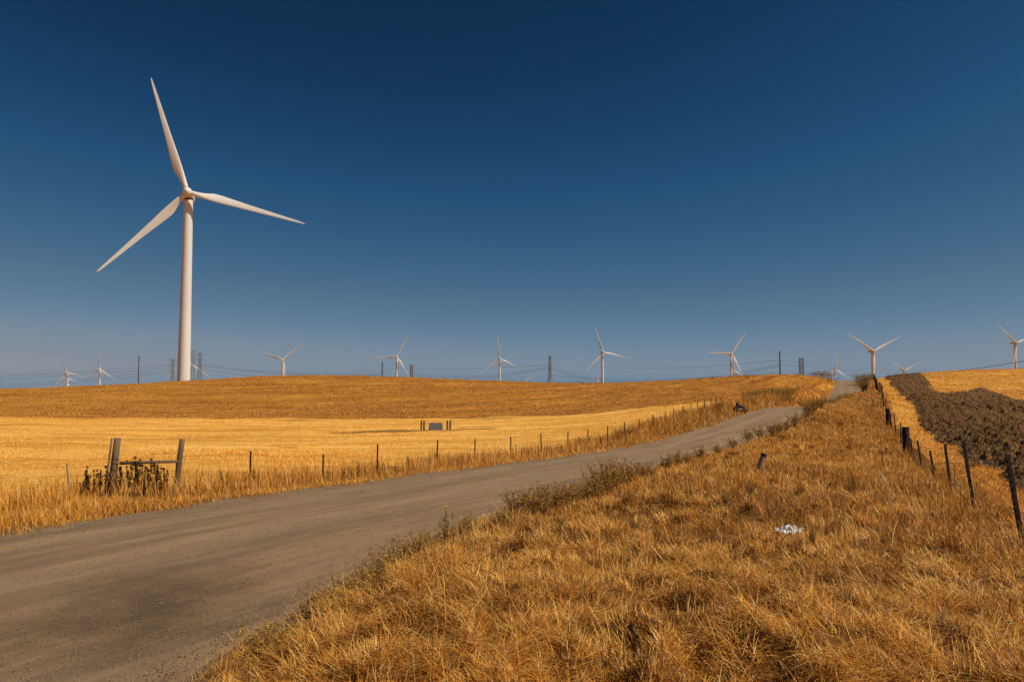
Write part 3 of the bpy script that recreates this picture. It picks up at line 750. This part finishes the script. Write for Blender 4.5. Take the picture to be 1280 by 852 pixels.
# extra cover on the upper bank towards the crest
x, y, r = sample(520000, 17, 170, 6, 33); k = right_bank(x, y); x, y, r = x[k], y[k], r[k]; n = len(x)
pt = sstep(.42, .60, fbm(x*.30+7, y*.22, 187, 3)); dk = sstep(.54, .66, fbm(x*.6+27, y*.35, 188, 3))
c = np.where((rng.random(n) < .25+.65*pt)[:, None], pal(n, (4, 5, 2, .2, 2, .1, 1)), pal(n, (1, 2, 4, 3, .5, 1.5, 2)))
c = np.where((rng.random(n) < .6*dk)[:, None], pal(n, (.2, 1, 3, 4, .1, 3, .5)), c)
parts.append(blades(np.stack([x, y, ground_z(x, y)-.01], 1), (.08+.16*rng.random(n)+.12*dk), .002+.00045*r, rng.random(n)*6.283, np.clip(rng.normal(.7, .4, n), 0, 1.5), rng.normal(.5, .4, n), c))
# long pale stalks
x, y, r = sample(1700, 3.4, 60, -28, 42); k = right_bank(x, y); x, y, r = x[k], y[k], r[k]; n = len(x)
parts.append(blades(np.stack([x, y, ground_z(x, y)], 1), .16+.30*rng.random(n)+.12*sstep(7, 14, r), .0024+.00045*r, rng.random(n)*6.283, np.clip(rng.normal(.35, .35, n), 0, 1.3), rng.normal(.2, .3, n), pal(n, (3, 2, 1, .3, 4, .2, 1))))
grass_obj('dry_grass', 'tangled golden brown dry grass covering the bank right of the road', 'grass', parts)

# (b) tall verge left of the road
parts = []
def left_verge(x, y):
    d = -road_dl(x, y)+(fbm(x*.9, y*.9, 72, 3)-.5)*1.3
    return (d > .1) & ((fenceL(y)-x) < 1.6+2.5*vn(x*.3, y*.3, 8))
x, y, r = sample(1050000, 11, 170, -48, 24)
k = left_verge(x, y); x, y, r = x[k], y[k], r[k]
d = -road_dl(x, y); big = fbm(x*.45, y*.45, 91, 4)
k = rng.random(len(x)) < np.clip((big-.2)*2.6, .35, 1); x, y, r, d, big = x[k], y[k], r[k], d[k], big[k]; n = len(x)
h = (.16+.52*sstep(.38, .66, big)*sstep(.0, 2.0, d))*(.45+.8*rng.random(n))*(1+.45*sstep(36, 55, r))
c = np.where((rng.random(n) < np.clip(.7*sstep(.46, .60, fbm(x*.5+9, y*.5, 92, 3))+.25*sstep(40, 60, r), 0, .8))[:, None], pal(n, (.5, 1.2, 4, 4, .1, 2.4, 1)), pal(n, (1.5, 5, 5, 1.4, .9, .3, 1.5)))
parts.append(blades(np.stack([x, y, ground_z(x, y)-.01], 1), h, .0022+.00036*r, 2.2+rng.normal(0, 1.9, n), np.clip(rng.normal(.5, .38, n), 0, 1.5), rng.normal(.5, .5, n), c))
x, y, r = sample(52000, 11, 120, -48, 22); k = left_verge(x, y) & (rng.random(len(x)) < sstep(.40, .62, fbm(x*.35, y*.35, 99, 3))); x, y, r = x[k], y[k], r[k]; n = len(x)
c = pal(n, (2, 3, 3, 2.5, 1, 2.5, 1))
parts.append(blades(np.stack([x, y, ground_z(x, y)-.01], 1), (.45+.55*rng.random(n)), .003+.00042*r, 2.2+rng.normal(0, 1.9, n), np.clip(rng.normal(.2, .25, n), 0, 1.2), rng.normal(.25, .3, n), c))
grass_obj('verge_grass', 'tall orange gold dry grass along the left edge of the road', 'grass', parts)

# (c) pale field grass, and (d) the strip right of the fence
parts = []
x, y, r = sample(150000, 20, 125, -46, 22)
bnd = np.interp(x, [-400, -120, 0, 7.5, 16, 22.5, 32], [150, 112, 109, 107, 101, 96, 96])+(vn(x*.15, y*.02, 5)-.5)*5
k = (fenceL(y)-x > .8) & (y < bnd-.5); x, y, r = x[k], y[k], r[k]; n = len(x)
PF = np.array([(.88, .46, .085), (.78, .36, .048), (.64, .27, .032), (.92, .54, .14), (.35, .14, .025)])
c = pal(n, (4, 4, 1.5, 2, .08), .08, PF); c = np.where((rng.random(n) < spot_mask(x, y)*.8)[:, None], pal(n, (0, 0, .2, 0, 2), .2, PF)*.7, c)
parts.append(blades(np.stack([x, y, ground_z(x, y)-.02], 1), (.06+.09*rng.random(n))*(1+1.2*sstep(.55, .7, fbm(x*.1, y*.3, 96, 3))), .004+.0006*r, 1.8+rng.normal(0, 1.0, n), np.clip(rng.normal(.8, .3, n), 0, 1.4), rng.normal(.4, .3, n), c))
x, y, r = sample(330000, 4, 170, 24, 64)
df = x-fenceR(y); k = (df > .1) & (plough_mask(x, y) < .55) & (y < 115) & (df < 26); x, y, r = x[k], y[k], r[k]; n = len(x)
c = pal(n, (3, 5, 3, 1, 1), .12, PF)
parts.append(blades(np.stack([x, y, ground_z(x, y)-.02], 1), (.10+.16*rng.random(n)), .003+.0006*r, rng.random(n)*6.28, np.clip(rng.normal(.75, .35, n), 0, 1.4), rng.normal(.4, .3, n), c))
# stubble standing on the far hill and on the field to the right
x, y, r = sample(420000, 92, 300, -46, 25)
bnd = np.interp(x, [-400, -120, 0, 7.5, 16, 22.5, 32, 40], [150, 112, 109, 107, 101, 96, 96, 92])+(vn(x*.15, y*.02, 5)-.5)*5
k = (y > bnd+.3) & (road_dl(x, y) < -1.5) & (y < 275) & (fbm(x*.25, y*.12, 101, 4) > .42); x, y, r = x[k], y[k], r[k]; n = len(x)
c = pal(n, (2, 4, 3, 1.4, 1, .9, 2), .18)*.86
parts.append(blades(np.stack([x, y, ground_z(x, y)-.02], 1), .10+.18*rng.random(n), .004+.0005*r, rng.random(n)*6.28, np.clip(rng.normal(.5, .35, n), 0, 1.3), rng.normal(.3, .3, n), c))
x, y, r = sample(150000, 60, 240, 26, 46)
k = (x-fenceR(y) > 4) & (plough_mask(x, y) < .3) & (fbm(x*.25, y*.12, 102, 4) > .40); x, y, r = x[k], y[k], r[k]; n = len(x)
c = pal(n, (4, 4, 2, 1, 1), .14, PF)
parts.append(blades(np.stack([x, y, ground_z(x, y)-.02], 1), .08+.14*rng.random(n), .004+.0005*r, rng.random(n)*6.28, np.clip(rng.normal(.6, .35, n), 0, 1.3), rng.normal(.3, .3, n), c))
# weedy straw on the ploughed soil
x, y, r = sample(130000, 14, 170, 25, 44); k = (plough_mask(x, y) > .3) & (fbm(x*.45, y*.3, 97, 4) > .52-.12*(plough_mask(x, y) < .9)); x, y, r = x[k], y[k], r[k]; n = len(x)
c = pal(n, (2.5, 2, 2, 1.5, 2), .2, np.array([(.36, .19, .055), (.16, .11, .035), (.10, .075, .028), (.40, .25, .10), (.06, .04, .018)]))
parts.append(blades(np.stack([x, y, ground_z(x, y)+.08], 1), .10+.16*rng.random(n), .004+.0006*r, rng.random(n)*6.28, np.clip(rng.normal(.9, .35, n), 0, 1.4), rng.normal(.4, .3, n), c))
grass_obj('field_grass', 'short pale golden grass on the fields behind both fences', 'grass', parts)

# ------------------------------------------------------------------ weeds and bushes
def plant_meshes(seed, kind):
    """returns (stem mesh, foliage mesh) of a weed about 1 unit tall"""
    rr_ = random.Random(seed); mb = MB(); LV = []; LC = []; LQ = []
    def leaf(p, s, c, up=.3):
        a = rr_.uniform(0, 6.28); d = Vector((math.cos(a), math.sin(a), rr_.uniform(-.3, .9))).normalized(); sd_ = d.cross(Vector((rr_.uniform(-1, 1), rr_.uniform(-1, 1), 1))).normalized()
        i = len(LV); LV.extend([p, p+d*s*.5+sd_*s*.28, p+d*s, p+d*s*.5-sd_*s*.28]); LQ.append((i, i+1, i+2, i+3)); LC.extend([c]*4)
    if kind == 'brush': cols = [(.30, .20, .035), (.40, .22, .04), (.52, .26, .045), (.20, .135, .03), (.60, .33, .08), (.25, .11, .03)]
    elif kind == 'green': cols = [(.24, .20, .028), (.32, .23, .035), (.42, .25, .04), (.15, .12, .022), (.55, .30, .06)]
    elif kind == 'dark': cols = [(.020, .007, .006), (.035, .014, .009), (.014, .006, .005), (.07, .03, .012)]
    else: cols = [(.17, .15, .03), (.26, .19, .04), (.12, .10, .022)]
    ns = {'brush': 26, 'green': 24, 'dark': 4, 'single': 9}[kind]
    for k in range(ns):
        a = rr_.uniform(0, 6.28); sp_ = rr_.uniform(.05, .62 if kind in ('brush', 'green') else .2)
        Lh = rr_.uniform(.6, 1.0) if k else 1.0
        if kind == 'single' and k == 0: sp_ = 0.0
        b0 = Vector((rr_.uniform(-.12, .12), rr_.uniform(-.12, .12), -.04)) if kind != 'green' else Vector((rr_.uniform(-.4, .4), rr_.uniform(-.4, .4), -.04))
        if kind == 'single' and k == 0: b0 = Vector((0, 0, -.04))
        tip = b0+Vector((math.cos(a)*sp_, math.sin(a)*sp_, Lh+.05)); mid = b0.lerp(tip, .5)+Vector((rr_.uniform(-.06, .06), rr_.uniform(-.06, .06), .06))
        mb.tube([b0, mid, tip], [.009, .006, .003], 3, False)
        for q_ in range(9 if kind != 'dark' else 27):
            s = rr_.uniform(.25, 1); p = b0.lerp(mid, s*2) if s < .5 else mid.lerp(tip, s*2-1)
            a2 = rr_.uniform(0, 6.28); bl = rr_.uniform(.06, .2)*(1.25-s)*(1 if kind != 'dark' else .55)
            e = p+Vector((math.cos(a2)*bl, math.sin(a2)*bl, bl*.9)); mb.tube([p, e], [.004, .002], 3, False)
            for _ in range(6 if kind != 'dark' else 12):
                f_ = rr_.uniform(.3, 1); leaf(p.lerp(e, f_)+Vector([rr_.uniform(-.015, .015) for _i in range(3)]), rr_.uniform(.026, .060) if kind != 'dark' else rr_.uniform(.022, .05), rr_.choice(cols))
        if kind == 'dark':
            for _ in range(26): leaf(tip+Vector([rr_.uniform(-.03, .03) for _i in range(3)]), .06, rr_.choice(cols))
    sm = bpy.data.meshes.new('stem'); sm.from_pydata([tuple(p) for p in mb.v], [], mb.f)
    sm.materials.append(M['stalkdark'] if kind == 'dark' else M['stem'])
    fm = mesh_np('foliage', np.array([tuple(p) for p in LV]), np.array(LQ)); vcol(fm, 'tint', np.array(LC)); fm.materials.append(M['leaf'])
    return sm, fm
PM = {k: [plant_meshes(100*i+7, k) for i in range(3)] for k in ('brush', 'green', 'dark', 'single')}
ORD = 'first second third fourth fifth sixth seventh eighth ninth tenth eleventh twelfth thirteenth fourteenth fifteenth sixteenth seventeenth eighteenth nineteenth twentieth twenty-first twenty-second'.split()
def row_of(specs, kind, fmt, group, name, cat, wide):
    """plants of one row, each labelled by its place counted from the left"""
    for i, (px, Y_, h) in enumerate(sorted(specs)):
        plant(kind, (px-640)/F*Y_+(.35 if 'lip' in fmt else 0), Y_, h, fmt % ORD[i], group, name, cat, wide)
def plant(kind, x, y, h, label, group=None, name='roadside_weed', cat='weed', wide=1.0):
    o = empty(name, (x, y, gz(x, y)), rnd.uniform(0, 6.28), label=label, cat=cat, group=group)
    if kind == 'dark' and cat == 'thistle': h *= 1.06
    o.scale = (h*wide, h*wide, h)
    sm, fm = rnd.choice(PM[kind])
    for nm, me_ in (('stem', sm), ('foliage', fm)):
        c = bpy.data.objects.new(nm, me_); col.objects.link(c); c.parent = o
    return o
# brush weeds on the right road edge: (photo x, forward distance, height)
LB = 'olive brown brushy weed in the row on the right lip of the gravel road'
row_of(((604,12.2,.42),(622,12.6,.55),(640,13.0,.62),(655,13.4,.60),(668,13.8,.66),(684,14.4,.45),(640,14.2,.5),(697,15.5,.55),(710,16.4,.6),(722,17.2,.66),(735,17.9,.8),
    (748,18.6,.85),(758,19.2,.75),(770,20,.7),(786,21.2,.62),(797,22.4,.5),(822,26,.6),(834,27,.7),(846,28.5,.55),(745,17.2,.6),(730,16.8,.5)), 'brush', 'olive brown brushy weed, %s from the left in the row on the right road lip', 'brush weeds on the right road edge', 'roadside_weed', 'weed', 1.15)
LB2 = 'sparse brown weed by the near right edge of the gravel road'
row_of(((470,8.6,.42),(488,9.2,.48),(505,9.6,.50),(395,6.7,.40),(372,6.3,.34),(420,7.2,.42),(520,10.3,.46),(450,7.9,.38),(540,10.8,.40),(350,5.6,.30),(335,5.4,.34),(440,7.5,.44),(478,8.4,.36),(532,10.0,.5),(574,11.2,.4),(410,6.6,.30),(496,8.4,.40),(585,11.6,.45)), 'brush', 'sparse brown weed at the near right road edge, %s from the left', 'sparse weeds on the near right road edge', 'roadside_weed', 'weed', 1.15)
LB3 = 'low olive weed on the bank lip where the road bends over the crest'
row_of(((690,8.2,.16),(760,7.0,.14),(820,9.5,.2),(905,12.5,.3),(935,13.5,.34),(1010,8.3,.2),(1060,14,.34),(1100,12.2,.32),(1130,7.4,.2),(1150,16,.36),(868,6.2,.14),(1015,17,.34),(980,6.0,.14),(700,11,.26)), 'brush', 'small dry brown weed among the bank grass, %s from the left', 'small dry weeds on the bank', 'dry_weed', 'weed', .9)
row_of(((885,33,0.61),(905,35,0.68),(925,37,0.81),(940,38,0.81),(955,40,0.94),(965,42,0.94),(975,44,0.81),(985,46,1.01),(1002,51,1.22),(1010,53,1.22),(1018,55,0.94),(865,31,0.68)), 'brush', 'low olive weed on the bank lip below the road crest, %s from the left', 'weeds on the bank lip by the crest', 'roadside_weed', 'weed', 1.2)
sg_ = plant('single', (558-640)/F*11.0, 11.0, .62, 'single upright green weed with a yellow flower at the right road edge', name='flowering_weed', cat='weed', wide=.75)
mb = MB()
for k in range(9):
    a = k*6.283/9; mb.add([(.02*math.cos(a), .02*math.sin(a), 1.03), (.07*math.cos(a-.3), .07*math.sin(a-.3), 1.06), (.09*math.cos(a), .09*math.sin(a), 1.05), (.07*math.cos(a+.3), .07*math.sin(a+.3), 1.06)], [(0, 1, 2, 3)])
M['petal'] = simple('yellow_petal', (.8, .55, .03), (.7, .42, .02), 10); mb.build('flower', M['petal'], sg_)
LG = 'low green bush in the patch left of the road crest'
for k in range(26):
    px = rnd.uniform(925, 1003); Y_ = rnd.uniform(90, 108)
    x_ = (px-640)/F*Y_
    if road_dl(np.array([x_]), np.array([Y_]))[0] > -1.0: x_ = float(roadL(np.array([Y_]))[0])-rnd.uniform(1.5, 3)
    plant('green', x_, Y_, rnd.uniform(.8, 1.4), LG, 'green bushes left of the road crest', 'bush', 'bush', 1.7)
LG1 = 'faint green weed scattered along the far end of the left fence'
for k in range(26):
    Y_ = rnd.uniform(48, 98); x_ = fenceL(Y_)+rnd.uniform(-3.5, 1.5)
    if Y_ > 68: x_ = float(roadL(np.array([Y_]))[0])-rnd.uniform(3, 9)
    plant('green' if rnd.random() < .6 else 'brush', x_, Y_, rnd.uniform(.5, 1.0), LG1, 'green weeds along the far left fence', 'bush', 'bush', 1.3)
for k in range(16):
    Y_ = 57+k*1.15; x_ = float(roadR(np.array([Y_]))[0])+.5+.5*(k % 3)
    plant('green', x_, Y_, .45+.4*rnd.random(), 'green bush on the lip right of the road crest, %s from the left' % ORD[k], 'green bushes on the lip right of the road crest', 'bush', 'bush', 1.4)
row_of(((1073,200,2.0),(1076,205,2.6),(1079,195,2.8),(1084,200,2.2),(1088,188,1.8),(1025,205,2.0),(1032,205,2.4),(1038,200,2.2),(1016,205,1.6),(1076,180,2.2),(1086,195,1.6)), 'green', 'dark olive bush at the top of the hill road, %s from the left', 'bushes at the top of the road', 'bush', 'bush', 1.5)
LG4 = 'tiny dark bush on the skyline of the hill'
row_of(((723,222,1.0),(729,222,.8),(874,196,.6),(891,193,.8),(934,188,1.0),(943,188,.6),(995,190,1.0),(738,218,.5)), 'green', 'tiny dark bush on the hill skyline, %s from the left', 'tiny bushes on the skyline', 'bush', 'bush', 1.3)
LD_ = 'nearly black dead thistle standing around the wooden brace posts'
row_of(((122,19.6,.75),(112,19.2,.6),(108,19.6,.45),(131,20.5,.7),(143,20.6,.8),(152,20.8,.85),(163,20.8,.9),(171,20.8,1.0),(178,20.9,.9),(186,20.6,.85),(193,20.8,.95),(200,20.9,.8),(206,20.6,.75),(212,21,.7),(139,20.1,.7),(150,20.2,.6),(183,20.2,.6),(115,20.5,.8)), 'dark', 'nearly black dead thistle by the wooden H brace, %s from the left', 'dark dead thistles by the brace', 'thistle', 'thistle', .8)
LD2 = 'small brown dead weed stalk sticking up by the left fence'
for k in range(22):
    Y_ = rnd.uniform(20, 50); x_ = fenceL(Y_)+rnd.uniform(-2.5, 2.5); plant('dark', x_, Y_, rnd.uniform(.4, .62), LD2, 'dead weed stalks by the left fence', 'dead_weed', 'weed', .5)

# ------------------------------------------------------------------ fences
def tpost(mb, x, y, z, H, tx=0, ty=0, s=1.0):
    top = Vector((x+tx, y+ty, z+H)); bot = Vector((x, y, z-.25)); d = (top-bot)
    q_ = Vector((0, 0, 1)).rotation_difference(d.normalized()).to_matrix()
    c = (top+bot)/2; L_ = d.length
    mb.box(c, (.052*s, .009*s, L_), q_); mb.box(c+q_@Vector((0, .022*s, 0)), (.009*s, .036*s, L_), q_)
    for k in range(int(L_/.09)): mb.box(bot+d*((k+.5)*.09/L_)+q_@Vector((0, -.0075*s, 0)), (.016*s, .007*s, .03), q_)
def strand(mb, tops, fr, r=.0022):
    pts = []
    for i in range(len(tops)-1):
        a, b_ = tops[i], tops[i+1]; pa, pb = a[0].lerp(a[1], fr), b_[0].lerp(b_[1], fr)
        for k in range(4): s = k/4; p = pa.lerp(pb, s); p.z -= .035*4*s*(1-s)*(1.0 if i % 3 else 2.2); pts.append(p)
    pts.append(tops[-1][0].lerp(tops[-1][1], fr)); mb.tube(pts, r, 4, False)
# right fence
fr = empty('wire_fence', (2.6, 1, gz(2.6, 1)), label='wire mesh fence on dark steel posts running up the right side of the bank', cat='fence')
fr_inv = Vector(fr.location)
def place(o): o.location = -fr_inv
ys = [1.0, 5.2, 9.4, 13.6, 17.4, 21.3, 26.4, 31.0]
heights = {1.0: 1.3, 5.2: 1.3, 9.4: 1.30, 13.6: 1.24, 17.4: 1.18, 21.3: 1.14, 26.4: 1.12, 31: 1.12}
tops = []; wood = [36, 54, 95]
yv = list(ys)+[36, 40.5, 45, 49.5, 54, 59, 64, 69, 74, 79, 84, 89.5, 95, 101, 107, 113, 120, 127, 134, 142, 150, 160, 170]
for Y_ in yv:
    x_ = float(fenceR(Y_)); z_ = gz(x_, Y_); H = heights.get(Y_, 1.25); mb = MB()
    if Y_ in wood:
        H = 1.35; mb.tube([(x_, Y_, z_-.3), (x_-.02, Y_, z_+.6), (x_-.04, Y_, z_+H)], [.17, .165, .155] if Y_ < 90 else .16, 10, jit=.06); o = mb.build('wood_post', M['char'], fr)
        tx = -.04
    else:
        tx = rnd.uniform(-.21, -.12) if Y_ < 40 else rnd.uniform(-.08, .08)
        tpost(mb, x_, Y_, z_, H, tx, rnd.uniform(-.04, .04), 1.25 if Y_ < 60 else 2.0); o = mb.build('post', M['rustpost'], fr)
    place(o); tops.append((Vector((x_, Y_-.02, z_)), Vector((x_+tx, Y_-.02, z_+H))))
for f_ in (.97, .84):
    mb = MB(); strand(mb, tops, f_, .0042); o = mb.build('barbed_wire', M['wire'], fr); place(o)
mb = MB()
for f_ in (.06, .15, .24, .33, .43, .54, .66): strand(mb, tops[:16], f_, .0030)
for i in range(0, 9):
    a, b_ = tops[i], tops[i+1]; nst = int((b_[0]-a[0]).length/.16)
    for k in range(1, nst):
        s = k/nst; lo = a[0].lerp(b_[0], s); hi = a[1].lerp(b_[1], s); mb.tube([lo.lerp(hi, .05), lo.lerp(hi, .66)], .0026, 3, False)
o = mb.build('woven_wire', M['wire'], fr); place(o)
# left fence
fl_ = empty('wire_fence', (fenceL(22.0), 22.0, gz(fenceL(22.0), 22.0)), label='wire fence on thin rusty posts along the left verge of the road', cat='fence')
inv = Vector(fl_.location); tops = []
ul = [-.36, -.261, -.1855, -.104, -.052, -.002, .04, .077, .105, .132, .155, .1755, .195, .211, .223, .237, .247, .257, .266, .275, .283, .29]
yl = [12.0, 15.0, 18.0]+[23.0/(.6-u_) for u_ in ul]
for i, Y_ in enumerate(yl):
    x_ = fenceL(Y_); z_ = gz(x_, Y_); H = 1.22; mb = MB(); tx = rnd.uniform(-.03, .07)
    if Y_ > 20: tpost(mb, x_, Y_, z_, H, tx, 0, 1.2 if Y_ < 40 else 1.25); o = mb.build('post', M['brownpost'], fl_); o.location = -inv
    tops.append((Vector((x_, Y_, z_)), Vector((x_+tx, Y_, z_+H))))
for f_ in (.95, .80, .62, .45):
    mb = MB(); strand(mb, tops, f_, .003); o = mb.build('wire', M['wire'], fl_); o.location = -inv
mb = MB()
for i in range(2, 9):
    a, b_ = tops[i], tops[i+1]; nst = int((b_[0]-a[0]).length/.3)
    for k in range(1, nst): s = k/nst; lo = a[0].lerp(b_[0], s); hi = a[1].lerp(b_[1], s); mb.tube([lo.lerp(hi, .05), lo.lerp(hi, .78)], .0018, 3, False)
o = mb.build('woven_wire', M['wire'], fl_); o.location = -inv

# wooden H brace
def hpt(px, py, Y_): return Vector(ray(px, py, Y_))
a0 = hpt(138.5, 617, 20.6); a1 = hpt(147, 547, 20.7); b0 = hpt(219.5, 612, 21.6); b1 = hpt(227.8, 548.5, 21.7)
hb = empty('fence_brace', (a0.x, a0.y, gz(a0.x, a0.y)), label='leaning weathered wooden H brace with rail amid dark thistles', cat='fence brace'); inv = Vector(hb.location)
def hpart(name, pts, rad, n=12, jit=.05, mat='wood'):
    mb = MB(); mb.tube([Vector(p)-inv for p in pts], rad, n, True, jit); return mb.build(name, M[mat], hb, True)
def ext(a, b_): return a+(a-b_)*.22
hpart('post', [ext(a0, a1), a0, a0.lerp(a1, .33), a0.lerp(a1, .66), a1], [.10, .098, .096, .094, .092])
hpart('post', [ext(b0, b1), b0, b0.lerp(b1, .33), b0.lerp(b1, .66), b1], [.088, .086, .084, .08, .078])
r0 = hpt(149.5, 578.6, 20.62); r1 = hpt(222.5, 576.2, 21.6); hpart('rail', [r0, r0.lerp(r1, .5)+Vector((0, 0, .005)), r1], [.048, .046, .044], 10)
s0 = hpt(130.5, 618, 20.5); s1 = hpt(140.0, 547, 20.5); hpart('side_pole', [ext(s0, s1), s0, s1], [.03, .03, .026], 8)
for f_ in (.2, .3, .42, .5): # wire wraps round the thick post
    c = a0.lerp(a1, f_+.12); mb = MB(); ax_ = (a1-a0).normalized(); u_ = ax_.orthogonal().normalized(); v_ = ax_.cross(u_)
    mb.tube([c-inv+(u_*math.cos(k*.5236)+v_*math.sin(k*.5236))*.104+ax_*(.012*math.sin(k)) for k in range(13)], .006, 5); mb.build('wire_wrap', M['rustpost'], hb)

# pale stake
p0 = hpt(88, 627, 19.5); p1 = hpt(83.8, 579, 19.6); mb = MB(); o = empty('wooden_stake', (p0.x, p0.y, gz(p0.x, p0.y)), label='thin pale wooden stake in the grass left of the brace', cat='stake')
inv = Vector(o.location); mb.tube([ext(p0, p1)-inv, p0-inv, p1-inv], [.032, .03, .024], 7, True, .06); mb.build('stake_shaft', M['palewood'], o)
# stub post on the bank
p0 = Vector(ray(947, 588, 19.5)); p0.z = gz(p0.x, p0.y); p1 = hpt(955.5, 566.5, 19.5)
o = empty('wooden_post', tuple(p0), label='short leaning wooden stub post with a dark top on the grassy bank', cat='post')
mb = MB(); L_ = p1-p0; mb.tube([L_*-.3, L_*.2, L_*.86], [.085, .08, .075], 10, True, .07); mb.build('post_shaft', M['palewood'], o)
mb = MB(); mb.tube([L_*.86, L_*.93, L_], [.078, .078, .066], 10, True, .07); mb.build('post_top', M['char'], o)

# trough with two pairs of posts in the field
def at_ground(px, Y_): x_ = (px-640)/F*Y_; return Vector((x_, Y_, gz(x_, Y_)))
c = at_ground(545, 78); o = empty('water_trough', tuple(c), 0.08, label='small grey concrete trough standing in the pale field', cat='trough')
mb = MB(); Wt, Dt, Ht = 1.5, .8, .78
def ringv(w_, d_, z_): return [(-w_/2, -d_/2, z_), (w_/2, -d_/2, z_), (w_/2, d_/2, z_), (-w_/2, d_/2, z_)]
vs_ = ringv(Wt+.12, Dt+.1, -.2)+ringv(Wt-.12, Dt-.06, Ht)+ringv(Wt-.34, Dt-.28, Ht)+ringv(Wt-.42, Dt-.34, Ht-.45)
fs_ = [(i*4+k, i*4+(k+1) % 4, (i+1)*4+(k+1) % 4, (i+1)*4+k) for i in range(3) for k in range(4)]+[(12, 13, 14, 15)]
mb.add(vs_, fs_); mb.build('basin', M['concrete'], o)
mb = MB(); mb.add([( (x_*.985), y_, z_) for x_, y_, z_ in ringv(Wt-.38, Dt-.32, Ht-.1)], [(0, 1, 2, 3)]); M['water'] = simple('trough_water', (.02, .03, .035), (.03, .04, .04), 2, .08, .5); mb.build('water_surface', M['water'], o)
for px, lab in ((527.2, 'leftmost short wooden post by the grey trough'), (530.6, 'short wooden post just left of the grey trough, second of its pair'), (559.6, 'short wooden post just right of the grey trough, first of its pair'), (563.2, 'rightmost short wooden post by the grey trough')):
    g_ = at_ground(px, 78.5); o = empty('wooden_post', tuple(g_), label=lab, cat='post', group='short posts by the trough'); mb = MB()
    mb.tube([(0, 0, -.3), (0, 0, .5), (.02, 0, 1.05)], [.10, .095, .09], 8, True, .06); mb.build('post_shaft', M['wood'], o)

# black refuse heap at the roadside
c = at_ground(928.5, 63.5); c.x = float(roadL(np.array([63.5]))[0])-.9; c.z = gz(c.x, c.y)
def lump(name, mat, ctr, rad, seed, parent, fold=.25):
    bm_v, bm_f = [], []; n1_, n2_ = 14, 20; r_ = random.Random(seed); ph = [(r_.uniform(1, 5), r_.uniform(1, 6), r_.uniform(0, 6)) for _ in range(7)]
    for i in range(n1_+1):
        for k in range(n2_):
            a = math.pi*i/n1_; b_ = 2*math.pi*k/n2_; d_ = Vector((math.sin(a)*math.cos(b_), math.sin(a)*math.sin(b_), math.cos(a)))
            q_ = 1+sum(fold*.3*math.sin(f1_*d_.x*3+f2_*d_.y*2+f3_+d_.z*f1_*2) for f1_, f2_, f3_ in ph); bm_v.append(Vector(ctr)+Vector((d_.x*rad[0], d_.y*rad[1], d_.z*rad[2]))*q_)
    for i in range(n1_):
        for k in range(n2_): bm_f.append((i*n2_+k, (i+1)*n2_+k, (i+1)*n2_+(k+1) % n2_, i*n2_+(k+1) % n2_))
    mb = MB(); mb.add(bm_v, bm_f); return mb.build(name, M[mat], parent)
o = empty('refuse_bag', tuple(c), label='crumpled black refuse bag dumped at the left road edge near the crest', cat='refuse bag')
lump('bag_body', 'black', (0, 0, .28), (.5, .4, .34), 3, o); lump('bag_lobe', 'black', (.42, -.15, .15), (.26, .25, .2), 8, o); lump('bag_knot', 'black', (-.15, 0, .72), (.16, .1, .14), 5, o)

# white plastic bag on the bank: a crumpled sheet
c = at_ground(981, 9.5); gz_ = 36; vs_ = []; fs_ = []
for i in range(gz_+1):
    for k in range(gz_+1):
        u_ = (i/gz_-.5)*2; v_ = (k/gz_-.5)*2; an = math.atan2(v_, u_); rr_ = max(abs(u_), abs(v_)); q_ = rr_*(1+.10*math.sin(an*3+1)+.06*math.sin(an*7))
        x_ = math.cos(an)*q_*.15; y_ = math.sin(an)*q_*.13
        z_ = .060*(1-rr_**2.2)+.065*float(abs(fbm(np.array([x_*34]), np.array([y_*34]), 5, 3)[0]-.5))*4*(1-.4*rr_)-.01
        vs_.append((x_+.02*math.sin(y_*50), y_+.015*math.sin(x_*60), z_))
for i in range(gz_):
    for k in range(gz_): a = i*(gz_+1)+k; fs_.append((a, a+gz_+1, a+gz_+2, a+1))
o = empty('plastic_bag', (c.x, c.y, c.z+.08), .3, label='crumpled white plastic bag lying on the dry grass bank', cat='plastic bag')
mb = MB(); mb.add(vs_, fs_); s_ = mb.build('bag_sheet', M['bag'], o); o.scale = (1.05, 1.05, .8)
for k, (dx_, dy_, an) in enumerate(((-.15, .05, 2.6), (-.10, .10, 2.0), (.16, -.02, -.1))):
    mb = MB(); d_ = Vector((math.cos(an), math.sin(an), .35)); sd_ = Vector((-math.sin(an), math.cos(an), 0))
    sd_ = sd_*.7; d_ = d_*.6; b_ = Vector((dx_, dy_, .03)); mb.add([b_-sd_*.025, b_+sd_*.025, b_+d_*.05+sd_*.018+Vector((0, 0, .015)), b_+d_*.09, b_+d_*.05-sd_*.015], [(0, 1, 2, 3, 4)]); mb.build('bag_corner', M['bag'], o)
